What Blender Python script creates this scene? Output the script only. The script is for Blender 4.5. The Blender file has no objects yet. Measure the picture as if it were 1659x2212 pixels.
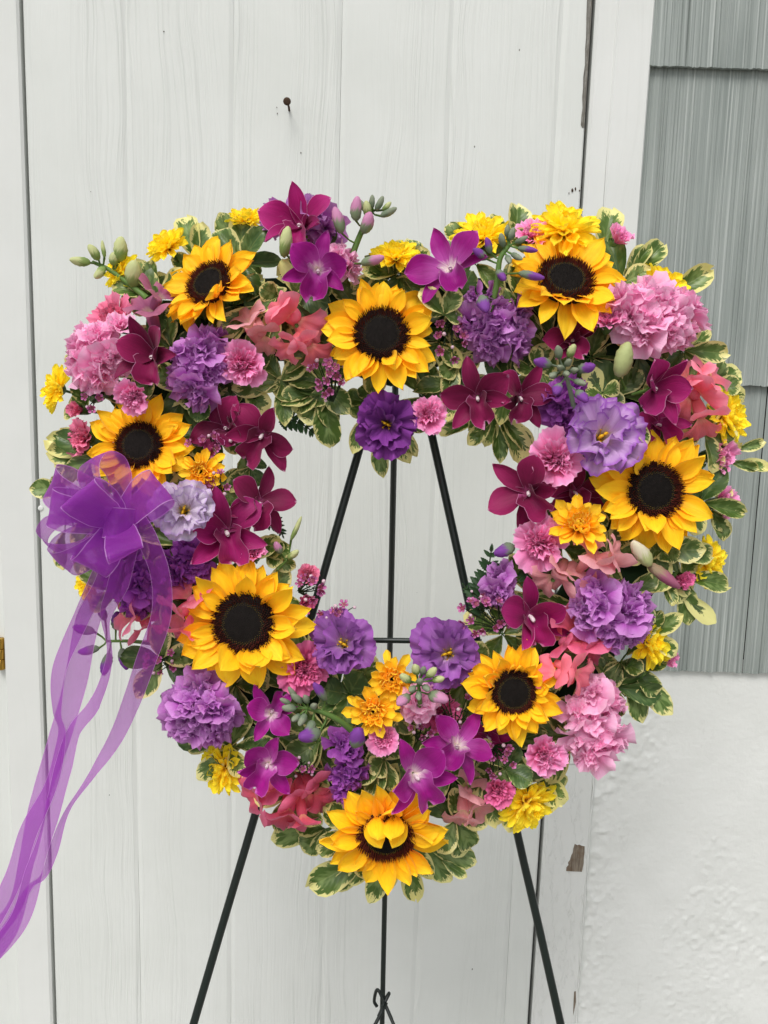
import bpy, math, random
import numpy as np
from mathutils import Vector, Matrix

C = bpy.context.scene.collection
scene = bpy.context.scene
PI = math.pi
rad = math.radians

# ---------------------------------------------------------------- camera
CAM_Z = 1.45
PITCH, ROLL = rad(9.3), rad(1.76)
FPX = 1915.6          # focal length in units of a 1659 x 2212 picture
D0 = 0.87             # distance to the front face of the wreath form
F = Vector((0, math.cos(PITCH), -math.sin(PITCH)))
R0 = Vector((1, 0, 0)); U0 = Vector((0, math.sin(PITCH), math.cos(PITCH)))
R = R0 * math.cos(ROLL) + U0 * math.sin(ROLL)
U = U0 * math.cos(ROLL) - R0 * math.sin(ROLL)
B = -F
CAM = Vector((0, 0, CAM_Z))
cd = bpy.data.cameras.new('camera'); cam = bpy.data.objects.new('camera', cd); C.objects.link(cam)
cd.sensor_fit = 'VERTICAL'; cd.sensor_height = 24; cd.lens = 12 / math.tan(rad(30))
cd.clip_start = 0.02; cd.clip_end = 500
cam.matrix_world = Matrix(((R.x, U.x, B.x, CAM.x), (R.y, U.y, B.y, CAM.y), (R.z, U.z, B.z, CAM.z), (0, 0, 0, 1)))
scene.camera = cam

# ---------------------------------------------------------------- light
SUN_EL, SUN_AZ = rad(55), rad(-18)      # azimuth from -Y (behind the viewer), minus = towards the left
w = bpy.data.worlds.new('World'); scene.world = w; w.use_nodes = True
wn = w.node_tree.nodes; wl = w.node_tree.links
sky = wn.new('ShaderNodeTexSky'); sky.sky_type = 'NISHITA'; sky.sun_disc = False
sky.sun_elevation = SUN_EL
sky.air_density = 1.0; sky.dust_density = 3.0
hs = wn.new('ShaderNodeHueSaturation'); hs.inputs['Saturation'].default_value = 0.22
wl.new(sky.outputs[0], hs.inputs['Color']); wl.new(hs.outputs[0], wn['Background'].inputs['Color'])
wn['Background'].inputs['Strength'].default_value = 0.11
sd = bpy.data.lights.new('sun', 'SUN'); sd.energy = 1.5; sd.angle = rad(28); sd.color = (1.0, 0.97, 0.93)
sun = bpy.data.objects.new('sun', sd); C.objects.link(sun)
sdir = Vector((math.sin(SUN_AZ) * math.cos(SUN_EL), -math.cos(SUN_AZ) * math.cos(SUN_EL), math.sin(SUN_EL)))  # towards the sun
sun.rotation_euler = sdir.to_track_quat('Z', 'Y').to_euler()
sun.location = sdir * 10
sky.sun_rotation = math.atan2(sdir.x, sdir.y)
scene.view_settings.view_transform = 'Standard'; scene.view_settings.look = 'None'
scene.view_settings.gamma = 1.0; scene.view_settings.use_curve_mapping = False
scene.view_settings.exposure = 0.22
scene.cycles.max_bounces = 10; scene.cycles.transparent_max_bounces = 24
scene.cycles.diffuse_bounces = 5; scene.cycles.transmission_bounces = 6

# ---------------------------------------------------------------- placing
def P(x, y, h=0.0):
    """point at picture position x, y (1659 x 2212 units), h metres in front of the wreath plane"""
    d = D0 - h
    return CAM + F * d + R * ((x - 829.5) / FPX * d) + U * ((1106 - y) / FPX * d)
def M_PER_PX(h=0.0): return (D0 - h) / FPX
def wallpt(x, y, Y):
    r = F + R * ((x - 829.5) / FPX) + U * ((1106 - y) / FPX)
    return CAM + r * (Y / r.y)
def frame(pos, n, spin=0.0, s=1.0):
    z = n.normalized(); x = R - z * R.dot(z)
    if x.length < 0.2: x = U - z * U.dot(z)
    x.normalize(); y = z.cross(x)
    c, q = math.cos(spin), math.sin(spin)
    x2 = x * c + y * q; y2 = y * c - x * q
    return Matrix(((x2.x*s, y2.x*s, z.x*s, pos.x), (x2.y*s, y2.y*s, z.y*s, pos.y), (x2.z*s, y2.z*s, z.z*s, pos.z), (0, 0, 0, 1)))
def facing(tx, ty):
    return (R * tx + U * ty + B).normalized()
def TRS(loc=(0,0,0), rz=0, ry=0, rx=0, s=(1,1,1)):
    if not hasattr(s, '__len__'): s = (s, s, s)
    return Matrix.Translation(loc) @ Matrix.Rotation(rz, 4, 'Z') @ Matrix.Rotation(ry, 4, 'Y') @ Matrix.Rotation(rx, 4, 'X') @ Matrix.Diagonal((*s, 1))

# ---------------------------------------------------------------- objects
def mk(name, V, Fc, mat=None, uv=None, smooth=True):
    """V (n,3); Fc list/array of faces (all quads or mixed)"""
    me = bpy.data.meshes.new(name)
    V = np.asarray(V, dtype=np.float32).reshape(-1, 3)
    if isinstance(Fc, np.ndarray):
        nf, k = Fc.shape
        flat = Fc.astype(np.int32).ravel(); st = np.arange(nf, dtype=np.int32) * k; tot = np.full(nf, k, np.int32)
    else:
        tot = np.array([len(f) for f in Fc], np.int32); st = np.concatenate([[0], np.cumsum(tot)[:-1]]).astype(np.int32)
        flat = np.array([i for f in Fc for i in f], np.int32); nf = len(Fc)
    me.vertices.add(len(V)); me.vertices.foreach_set('co', V.ravel())
    me.loops.add(len(flat)); me.loops.foreach_set('vertex_index', flat)
    me.polygons.add(nf); me.polygons.foreach_set('loop_start', st); me.polygons.foreach_set('loop_total', tot)
    me.polygons.foreach_set('use_smooth', np.full(nf, smooth, dtype=bool))
    if uv is not None:
        l = me.uv_layers.new(name='UVMap')
        l.data.foreach_set('uv', np.asarray(uv, np.float32).reshape(-1, 2)[flat].ravel())
    me.update(calc_edges=True); me.validate()
    if mat: me.materials.append(mat)
    return me
_gf = {}
def gridfaces(nu, nv, wrap=False):
    k = (nu, nv, wrap)
    if k not in _gf:
        i, j = np.meshgrid(np.arange(nu - 1), np.arange(nv if wrap else nv - 1), indexing='ij')
        j2 = (j + 1) % nv
        _gf[k] = np.stack([i*nv + j, (i+1)*nv + j, (i+1)*nv + j2, i*nv + j2], -1).reshape(-1, 4)
    return _gf[k]
class Geo:
    """collects pieces into one mesh"""
    def __init__(self): self.V, self.F, self.UV, self.n = [], [], [], 0
    def add(self, V, Fc, uv=None, M=None):
        V = np.asarray(V, float).reshape(-1, 3)
        if M is not None:
            A = np.array(M); V = V @ A[:3, :3].T + A[:3, 3]
        self.V.append(V); self.UV.append(np.zeros((len(V), 2)) if uv is None else np.asarray(uv, float).reshape(-1, 2))
        self.F.extend([tuple(int(i) + self.n for i in f) for f in Fc]); self.n += len(V)
        return self
    def mesh(self, name, mat=None, smooth=True):
        return mk(name, np.concatenate(self.V), self.F, mat, np.concatenate(self.UV), smooth)
def link(name, data, parent=None, M=None, label=None, **kw):
    o = bpy.data.objects.new(name, data); C.objects.link(o)
    if parent is not None: o.parent = parent
    if M is not None: o.matrix_basis = M
    if label: o['label'] = label
    for k, v in kw.items(): o[k] = v
    return o
LABELS = {}
def thing(name, label, cat, M=None, group=None, data=None):
    o = link(name, data, None, M)
    o['label'] = label; o['category'] = cat
    if group: o['group'] = group
    LABELS[label] = LABELS.get(label, 0) + 1
    return o
def box(x0, x1, y0, y1, z0, z1):
    V = [(x, y, z) for x in (x0, x1) for y in (y0, y1) for z in (z0, z1)]
    Fc = [(0,1,3,2), (4,6,7,5), (0,4,5,1), (2,3,7,6), (0,2,6,4), (1,5,7,3)]
    return V, Fc
def tube(pts, r, n=8, cap=True):
    """tube along points; r scalar or per point"""
    pts = [Vector(p) for p in pts]; m = len(pts)
    rr = [r] * m if not hasattr(r, '__len__') else r
    V = []; up = None
    for i, p in enumerate(pts):
        t = (pts[min(i+1, m-1)] - pts[max(i-1, 0)]).normalized()
        if up is None:
            up = Vector((0, 0, 1)) if abs(t.z) < 0.9 else Vector((1, 0, 0))
        a = up - t * up.dot(t)
        if a.length < 1e-6: a = t.orthogonal()
        a.normalize(); b = t.cross(a); up = a
        for k in range(n):
            q = 2 * PI * k / n
            V.append(p + (a * math.cos(q) + b * math.sin(q)) * rr[i])
    Fc = [tuple(f) for f in gridfaces(m, n, True)]
    if cap: Fc += [tuple(range(n-1, -1, -1)), tuple(range((m-1)*n, m*n))]
    uv = [(i / max(1, m-1), k / n) for i in range(m) for k in range(n)]
    return np.array([tuple(v) for v in V]), Fc, uv
def bez(pts, n=12):
    """smooth curve (Catmull-Rom) through points"""
    p = [np.array(q, float) for q in pts]; p = [2*p[0]-p[1]] + p + [2*p[-1]-p[-2]]
    out = []
    for i in range(1, len(p) - 2):
        for t in np.linspace(0, 1, n, endpoint=False):
            a, b, c, d = p[i-1], p[i], p[i+1], p[i+2]
            out.append(0.5 * ((2*b) + (c-a)*t + (2*a-5*b+4*c-d)*t*t + (-a+3*b-3*c+d)*t**3))
    out.append(p[-2]); return out
def lathe(prof, n=14, close=False):
    """prof list of (r, z)"""
    m = len(prof); V = []; uv = []
    for i, (r, z) in enumerate(prof):
        for k in range(n):
            q = 2*PI*k/n; V.append((r*math.cos(q), r*math.sin(q), z)); uv.append((i/(m-1), k/n))
    return np.array(V), [tuple(f) for f in gridfaces(m, n, True)], uv
def vnoise(x, y, seed=0):
    """smooth 2-d value noise in -1..1 for arrays"""
    xi, yi = np.floor(x).astype(int), np.floor(y).astype(int); xf, yf = x - xi, y - yi
    def hsh(a, b):
        v = np.sin(a * 127.1 + b * 311.7 + seed * 74.7) * 43758.5453
        return (v - np.floor(v)) * 2 - 1
    u_, v_ = xf*xf*(3-2*xf), yf*yf*(3-2*yf)
    return (hsh(xi, yi)*(1-u_) + hsh(xi+1, yi)*u_)*(1-v_) + (hsh(xi, yi+1)*(1-u_) + hsh(xi+1, yi+1)*u_)*v_

# ---------------------------------------------------------------- materials
def srgb(r, g, b):
    f = lambda c: (c/255/12.92) if c/255 <= 0.04045 else ((c/255+0.055)/1.055)**2.4
    return (f(r), f(g), f(b), 1.0)
class N:
    """small helper round a material's node tree"""
    def __init__(self, name):
        self.m = bpy.data.materials.new(name); self.m.use_nodes = True
        self.t = self.m.node_tree; self.t.nodes.clear()
        self.out = self.t.nodes.new('ShaderNodeOutputMaterial')
    def new(self, typ, **kw):
        n = self.t.nodes.new(typ)
        for k, v in kw.items(): setattr(n, k, v)
        return n
    def set(self, sock, v):
        if isinstance(v, bpy.types.NodeSocket): self.t.links.new(v, sock)
        else: sock.default_value = v
    def math(self, op, a, b=0.0, c=None, clamp=False):
        n = self.new('ShaderNodeMath', operation=op, use_clamp=clamp)
        self.set(n.inputs[0], a); self.set(n.inputs[1], b)
        if c is not None: self.set(n.inputs[2], c)
        return n.outputs[0]
    def mix(self, f, a, b, blend='MIX'):
        n = self.new('ShaderNodeMix', data_type='RGBA', blend_type=blend)
        self.set(n.inputs[0], f); self.set(n.inputs[6], a); self.set(n.inputs[7], b)
        return n.outputs[2]
    def ramp(self, f, stops, interp='LINEAR'):
        n = self.new('ShaderNodeValToRGB'); n.color_ramp.interpolation = interp
        e = n.color_ramp.elements
        while len(e) < len(stops): e.new(0.5)
        for k, (p, c) in enumerate(stops):
            e[k].position = p; e[k].color = c if hasattr(c, '__len__') else (c, c, c, 1)
        self.set(n.inputs[0], f); return n.outputs[0]
    def uv(self):
        tc = self.new('ShaderNodeTexCoord'); s = self.new('ShaderNodeSeparateXYZ')
        self.t.links.new(tc.outputs['UV'], s.inputs[0]); return s.outputs[0], s.outputs[1]
    def obj(self): return self.new('ShaderNodeTexCoord').outputs['Object']
    def rnd(self): return self.new('ShaderNodeObjectInfo').outputs['Random']
    def vec(self, x, y, z=0.0):
        n = self.new('ShaderNodeCombineXYZ')
        for i, v in enumerate((x, y, z)): self.set(n.inputs[i], v)
        return n.outputs[0]
    def noise(self, v, scale, detail=2.0, rough=0.5, dist=0.0):
        n = self.new('ShaderNodeTexNoise'); self.set(n.inputs['Vector'], v)
        n.inputs['Scale'].default_value = scale; n.inputs['Detail'].default_value = detail
        n.inputs['Roughness'].default_value = rough; n.inputs['Distortion'].default_value = dist
        return n.outputs[0]
    def mapping(self, v, scale):
        n = self.new('ShaderNodeMapping'); self.set(n.inputs[0], v); n.inputs['Scale'].default_value = scale
        return n.outputs[0]
    def bump(self, h, strength=0.3, dist=0.001):
        n = self.new('ShaderNodeBump'); self.set(n.inputs['Height'], h)
        n.inputs['Strength'].default_value = strength; n.inputs['Distance'].default_value = dist
        return n.outputs[0]
    def surf(self, col, rough=0.5, spec=0.4, normal=None, metal=0.0, transl=0.0, tcol=None, sheen=0.0):
        p = self.new('ShaderNodeBsdfPrincipled')
        self.set(p.inputs['Base Color'], col); self.set(p.inputs['Roughness'], rough)
        p.inputs['Specular IOR Level'].default_value = spec; p.inputs['Metallic'].default_value = metal
        p.inputs['Sheen Weight'].default_value = sheen
        if normal is not None: self.t.links.new(normal, p.inputs['Normal'])
        s = p.outputs[0]
        if transl > 0:
            tr = self.new('ShaderNodeBsdfTranslucent'); self.set(tr.inputs[0], tcol if tcol is not None else col)
            if normal is not None: self.t.links.new(normal, tr.inputs['Normal'])
            mx = self.new('ShaderNodeMixShader'); mx.inputs[0].default_value = transl
            self.t.links.new(s, mx.inputs[1]); self.t.links.new(tr.outputs[0], mx.inputs[2]); s = mx.outputs[0]
        self.t.links.new(s, self.out.inputs[0]); return self.m

def hexc(s): return srgb(int(s[0:2], 16), int(s[2:4], 16), int(s[4:6], 16))
def petal_mat(name, stops, rough=0.55, transl=0.22, vein=0.25, var=0.16, edge=None, edge_w=0.06, spec=0.25, veinscale=9, blotch=0.12):
    """petal: own colour along its length (base to tip), fine veins, a little difference from petal to petal"""
    n = N(name); u, v = n.uv(); r = n.rnd()
    uu = n.math('ADD', u, n.math('MULTIPLY', n.math('SUBTRACT', n.noise(n.vec(n.math('MULTIPLY', v, 3.0), n.math('MULTIPLY', r, 37.0)), 3.0), 0.5), 0.22))
    col = n.ramp(uu, [(p, hexc(c)) for p, c in stops])
    if edge:
        e = n.math('MULTIPLY', n.math('ABSOLUTE', n.math('SUBTRACT', v, 0.5)), 2.0)
        e = n.math('MAXIMUM', e, n.math('MULTIPLY', u, 1.0))
        col = n.mix(n.ramp(e, [(1 - edge_w * 1.6, 0.0), (1 - edge_w * 0.4, 1.0)]), col, hexc(edge))
    vn = n.noise(n.vec(n.math('MULTIPLY', u, 1.2), n.math('MULTIPLY', v, veinscale), n.math('MULTIPLY', r, 50)), 3.0, 3.0, 0.6)
    bl = n.noise(n.vec(n.math('MULTIPLY', u, 2.0), n.math('MULTIPLY', v, 2.0), n.math('MULTIPLY', r, 71)), 2.0, 3.0)
    k = n.math('ADD', n.math('MULTIPLY', n.math('SUBTRACT', vn, 0.5), vein * 1.4), n.math('MULTIPLY', n.math('SUBTRACT', bl, 0.5), blotch * 2))
    k = n.math('ADD', n.math('ADD', k, 1.16), n.math('MULTIPLY', n.math('SUBTRACT', r, 0.5), var * 2))
    col = n.mix(1.0, col, n.vec(k, k, k), 'MULTIPLY')
    nb = n.bump(n.math('ADD', vn, n.math('MULTIPLY', bl, 0.6)), 0.35, 0.0012)
    return n.surf(col, rough, spec, nb, transl=transl, sheen=0.12)

MAT = {}
MAT['sun_petal'] = petal_mat('sunflower petal', [(0.0, 'b87404'), (0.10, 'f2aa0a'), (0.40, 'ffc814'), (1.0, 'ffd626')], vein=0.36, var=0.10, transl=0.2, veinscale=7)
MAT['mum'] = petal_mat('yellow daisy petal', [(0.0, 'e8bc0c'), (0.4, 'ffe628'), (1.0, 'ffee3e')], vein=0.2, var=0.1, transl=0.3)
MAT['mum_gold'] = petal_mat('golden daisy petal', [(0.0, 'ac7a0a'), (0.35, 'fac41c'), (1.0, 'ffdc34')], vein=0.2, var=0.14, transl=0.25)
MAT['pink'] = petal_mat('pink carnation petal', [(0.0, 'd8588e'), (0.6, 'ec7cb4'), (1.0, 'f49ccc')], vein=0.25, var=0.16, edge='f4a8d2')
MAT['rose'] = petal_mat('rose pink carnation petal', [(0.0, 'b83060'), (0.6, 'e06c94'), (1.0, 'ec88a8')], vein=0.25, var=0.16)
MAT['deep_pink'] = petal_mat('deep pink carnation petal', [(0.0, 'a82a5c'), (0.6, 'd8548e'), (1.0, 'e878ac')], vein=0.25, var=0.16)
MAT['stock_pink'] = petal_mat('lilac pink stock petal', [(0.0, 'd8ceaa'), (0.18, 'eeb4d0'), (0.6, 'f0a8d0'), (1.0, 'f6c4e0')], vein=0.2, var=0.14, transl=0.32)
MAT['stock_purple'] = petal_mat('purple stock petal', [(0.0, 'd0c8b0'), (0.15, 'b870b8'), (0.6, 'b45cb6'), (1.0, 'cc90d0')], vein=0.3, var=0.24, transl=0.3)
MAT['stock_violet'] = petal_mat('violet stock petal', [(0.0, '94509c'), (0.5, '9c42a8'), (1.0, 'b060bc')], vein=0.25, var=0.2, transl=0.3)
MAT['lis_pale'] = petal_mat('pale lisianthus petal', [(0.0, '8f9448'), (0.25, 'e6e0cc'), (0.5, 'd8cadc'), (1.0, 'dccfe0')], vein=0.2, var=0.1, edge='c6aed6')
MAT['lis_lav'] = petal_mat('lavender lisianthus petal', [(0.0, '8a7c30'), (0.25, 'e0d4c8'), (0.5, 'd2b4d4'), (1.0, 'bc8eca')], vein=0.3, var=0.14, edge='a868c0')
MAT['lis_mid'] = petal_mat('violet lisianthus petal', [(0.0, '8a7c50'), (0.2, 'd8c8d4'), (0.45, 'b07cb8'), (1.0, '9a56aa')], vein=0.35, var=0.22)
MAT['lis_deep'] = petal_mat('deep purple lisianthus petal', [(0.0, '4c3c70'), (0.2, '803c90'), (0.6, '7a308a'), (1.0, '843a94')], vein=0.3, var=0.16)
MAT['orchid'] = petal_mat('magenta and white orchid petal', [(0.0, 'e6dcc8'), (0.10, 'e4ccd6'), (0.27, 'b44aa4'), (0.6, '981080'), (1.0, 'a4188a')], vein=0.4, var=0.16, transl=0.25, edge='c868bc', edge_w=0.03, veinscale=6)
MAT['orchid_dark'] = petal_mat('plum orchid petal', [(0.0, '9a4070'), (0.12, '640a34'), (0.5, '7a1044'), (1.0, '921c56')], vein=0.4, var=0.26, transl=0.25, edge='c080a4', edge_w=0.022, veinscale=6)
MAT['orchid_wine'] = petal_mat('magenta wine orchid petal', [(0.0, 'b04884'), (0.12, '80104e'), (0.55, '9a1060'), (1.0, 'b02878')], vein=0.4, var=0.22, transl=0.25, edge='d490b8', edge_w=0.022, veinscale=6)
MAT['coral'] = petal_mat('coral snapdragon petal', [(0.0, 'eeb8a0'), (0.25, 'ee7c80'), (0.7, 'f07a94'), (1.0, 'f698ac')], vein=0.2, var=0.16, transl=0.35)
MAT['coral_deep'] = petal_mat('deep coral snapdragon petal', [(0.0, 'e0a080'), (0.25, 'dc5c6c'), (0.7, 'd85a7e'), (1.0, 'e67698')], vein=0.2, var=0.16, transl=0.35)
MAT['peach'] = petal_mat('dusty peach snapdragon petal', [(0.0, 'e0c4a0'), (0.3, 'e09498'), (1.0, 'eeaeb4')], vein=0.2, var=0.14, transl=0.35)
MAT['mauve'] = petal_mat('mauve snapdragon petal', [(0.0, 'c0a890'), (0.3, '9a5078'), (1.0, 'b8708c')], vein=0.2, var=0.14, transl=0.3)
MAT['bright_coral'] = petal_mat('bright coral snapdragon petal', [(0.0, 'f0b0a0'), (0.3, 'fa7c92'), (1.0, 'ff90a4')], vein=0.15, var=0.08, transl=0.35)
MAT['wax'] = petal_mat('waxflower petal', [(0.0, '8c3058'), (0.3, 'b85a98'), (1.0, 'd690be')], vein=0.15, var=0.22, transl=0.25)
MAT['ribpetal'] = MAT['stock_violet']

def plain(name, c, rough=0.5, spec=0.4, var=0.2, ns=30, transl=0.0, bump=0.2, metal=0.0):
    n = N(name); o = n.obj(); r = n.rnd()
    q = n.noise(o, ns, 4.0, 0.6)
    k = n.math('ADD', n.math('MULTIPLY', n.math('SUBTRACT', q, 0.5), var * 2), 1.0)
    k = n.math('ADD', k, n.math('MULTIPLY', n.math('SUBTRACT', r, 0.5), var))
    col = n.mix(1.0, hexc(c), n.vec(k, k, k), 'MULTIPLY')
    return n.surf(col, rough, spec, n.bump(q, bump, 0.001), metal=metal, transl=transl)
MAT['disc'] = plain('sunflower seed disc', '211d1b', 0.85, 0.15, 0.5, 12)
MAT['disc_ring'] = plain('sunflower brown florets', '5a2419', 0.8, 0.2, 0.5, 18)
MAT['disc_gold'] = plain('sunflower olive florets', '86702c', 0.8, 0.2, 0.5, 18)
MAT['green'] = plain('fresh green stem', '5f7f3c', 0.5, 0.35, 0.2, 20)
MAT['calyx'] = plain('calyx green', '55703a', 0.5, 0.35, 0.25, 8)
MAT['pale_green'] = plain('pale green bud', 'c4cd8c', 0.5, 0.35, 0.15, 5, transl=0.15)
MAT['sage'] = plain('downy grey green bud', '86967c', 0.8, 0.15, 0.25, 8)
MAT['dark_green'] = plain('dark stem', '2b3a20', 0.6, 0.3, 0.3, 20)
MAT['foam'] = plain('wet floral foam', '22331f', 0.95, 0.1, 0.4, 60, bump=0.8)
MAT['stigma'] = plain('yellow stigma', 'e8b81c', 0.5, 0.3, 0.15, 10)
MAT['white_col'] = plain('pale orchid column', 'e6d4d8', 0.5, 0.3, 0.1, 10)
MAT['wax_cup'] = plain('waxflower cup', '8a3c50', 0.35, 0.5, 0.25, 4)
MAT['mum_eye'] = plain('dark daisy eye', '2a1a0a', 0.8, 0.2, 0.4, 10)
MAT['steel'] = plain('dark green painted wire', '141f1b', 0.38, 0.5, 0.25, 90, bump=0.1)
MAT['brass'] = plain('brass', 'c8a04a', 0.22, 0.5, 0.15, 60, metal=1.0)
MAT['rust'] = plain('rusty iron', '4a3a2e', 0.85, 0.2, 0.4, 400, bump=0.6)

def bud_mat(name, a, b):
    n = N(name); u, v = n.uv(); q = n.noise(n.vec(n.math('MULTIPLY', v, 9), u), 3.0, 3.0)
    k = n.math('ADD', u, n.math('MULTIPLY', n.math('SUBTRACT', q, 0.5), 0.35))
    return n.surf(n.ramp(k, [(0.42, hexc(a)), (0.56, hexc(b))]), 0.6, 0.25, n.bump(q, 0.4, 0.001), transl=0.15)
MAT['bud_pink'] = bud_mat('pink stock bud', '8a9a78', 'd894bc')
MAT['bud_purple'] = bud_mat('purple stock bud', '7f8f76', '8848a4')
MAT['bud_sage'] = bud_mat('closed stock bud', '7d8e74', '97a088')
MAT['bud_lime'] = bud_mat('lime snapdragon bud', '90a860', 'd2d89c')
MAT['bud_cream'] = bud_mat('cream orchid bud', 'c9cf90', 'e8e0c4')
MAT['bud_dusty'] = bud_mat('dusty rose orchid bud', 'a08a70', 'a8607c')
MAT['bud_wax'] = bud_mat('waxflower bud', 'c08aa0', 'eecfdc')

# variegated leaf: dark green centre, feathered cream margin
def leaf_mat(name, margin, dark, mid, cream):
    n = N(name); u, v = n.uv(); r = n.rnd()
    s = n.math('MULTIPLY', n.math('ABSOLUTE', n.math('SUBTRACT', v, 0.5)), 2.0)
    side = n.math('GREATER_THAN', v, 0.5)
    p = n.math('SUBTRACT', u, n.math('MULTIPLY', s, 0.28))
    co = n.vec(n.math('MULTIPLY', p, 11.0), n.math('MULTIPLY', s, 1.6), n.math('ADD', n.math('MULTIPLY', r, 90.0), n.math('MULTIPLY', side, 7.0)))
    a = n.noise(co, 1.0, 4.0, 0.65)
    d = n.math('MINIMUM', n.math('SUBTRACT', 1.0, s), n.math('MULTIPLY', n.math('SUBTRACT', 1.0, u), 1.7))
    k = n.math('ADD', d, n.math('MULTIPLY', n.math('SUBTRACT', a, 0.5), -1.15))
    thr = n.math('ADD', n.math('MULTIPLY', n.math('SUBTRACT', r, 0.5), 0.22), margin)
    f = n.math('MULTIPLY', n.math('SUBTRACT', k, thr), 22.0, clamp=True)
    b = n.noise(n.vec(n.math('MULTIPLY', p, 5.0), n.math('MULTIPLY', s, 1.5), n.math('MULTIPLY', r, 33.0)), 1.0, 2.0)
    g = n.mix(n.ramp(b, [(0.46, 0.0), (0.62, 1.0)]), hexc(dark), hexc(mid))
    vein = n.ramp(s, [(0.0, 1.0), (0.07, 0.0)])
    g = n.mix(n.math('MULTIPLY', vein, 0.45), g, hexc('8a9a58'))
    col = n.mix(f, hexc(cream), g)
    kk = n.math('ADD', 0.86, n.math('MULTIPLY', r, 0.28)); col = n.mix(1.0, col, n.vec(kk, kk, kk), 'MULTIPLY')
    back = n.new('ShaderNodeNewGeometry').outputs['Backfacing']
    col = n.mix(n.math('MULTIPLY', back, 0.35), col, hexc('9aa888'))
    ribs = n.math('SINE', n.math('MULTIPLY', p, 60.0))
    nb = n.bump(n.math('ADD', n.math('MULTIPLY', vein, -1.0), n.math('MULTIPLY', ribs, 0.1)), 0.35, 0.001)
    return n.surf(col, 0.36, 0.45, nb, transl=0.14)
MAT['leaf'] = leaf_mat('variegated leaf', 0.20, '526e2e', '839a58', 'e8e298')
MAT['leaf_cream'] = leaf_mat('mostly cream leaf', 0.62, '42562e', '63753f', 'dcd88e')
MAT['leaf_green'] = leaf_mat('dark green leaf', -0.08, '42602c', '647e46', 'ccd08c')
MAT['fern'] = plain('fern green', '2c4a28', 0.5, 0.3, 0.3, 12, transl=0.2)

# ribbon: sheer woven organza
def ribbon_mat():
    n = N('sheer purple organza'); u, v = n.uv()
    e = n.math('MULTIPLY', n.math('ABSOLUTE', n.math('SUBTRACT', v, 0.5)), 2.0)
    rim = n.ramp(e, [(0.93, 0.0), (0.965, 1.0)])
    crink = n.noise(n.vec(n.math('MULTIPLY', u, 20.0), n.math('MULTIPLY', v, 5.0)), 1.0, 4.0, 0.6)
    weave = n.noise(n.vec(n.math('MULTIPLY', u, 14.0), n.math('MULTIPLY', v, 160.0)), 1.0, 2.0)
    lw = n.new('ShaderNodeLayerWeight'); lw.inputs[0].default_value = 0.35
    op = n.math('ADD', 0.46, n.math('MULTIPLY', rim, 0.4))
    op = n.math('ADD', op, n.math('MULTIPLY', lw.outputs['Facing'], 0.35))
    op = n.math('ADD', op, n.math('MULTIPLY', n.math('SUBTRACT', weave, 0.5), 0.22), clamp=True)
    col = n.mix(n.math('MULTIPLY', rim, 0.75), hexc('b446c6'), hexc('e8bcee'))
    nb = n.bump(n.math('ADD', crink, n.math('MULTIPLY', weave, 0.2)), 0.5, 0.003)
    p = n.new('ShaderNodeBsdfPrincipled'); n.set(p.inputs['Base Color'], col); p.inputs['Roughness'].default_value = 0.3
    p.inputs['Specular IOR Level'].default_value = 0.5; p.inputs['Sheen Weight'].default_value = 0.4
    n.set(p.inputs['Sheen Tint'], hexc('e0a8f0')); n.set(p.inputs['Normal'], nb)
    tr = n.new('ShaderNodeBsdfTranslucent'); n.set(tr.inputs[0], hexc('cc68da'))
    m1 = n.new('ShaderNodeMixShader'); m1.inputs[0].default_value = 0.45
    n.set(m1.inputs[1], p.outputs[0]); n.set(m1.inputs[2], tr.outputs[0])
    tp = n.new('ShaderNodeBsdfTransparent'); n.set(tp.inputs[0], hexc('efd6f7'))
    m2 = n.new('ShaderNodeMixShader'); n.set(m2.inputs[0], op)
    n.set(m2.inputs[1], tp.outputs[0]); n.set(m2.inputs[2], m1.outputs[0])
    n.t.links.new(m2.outputs[0], n.out.inputs[0]); return n.m
MAT['ribbon'] = ribbon_mat()

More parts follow.
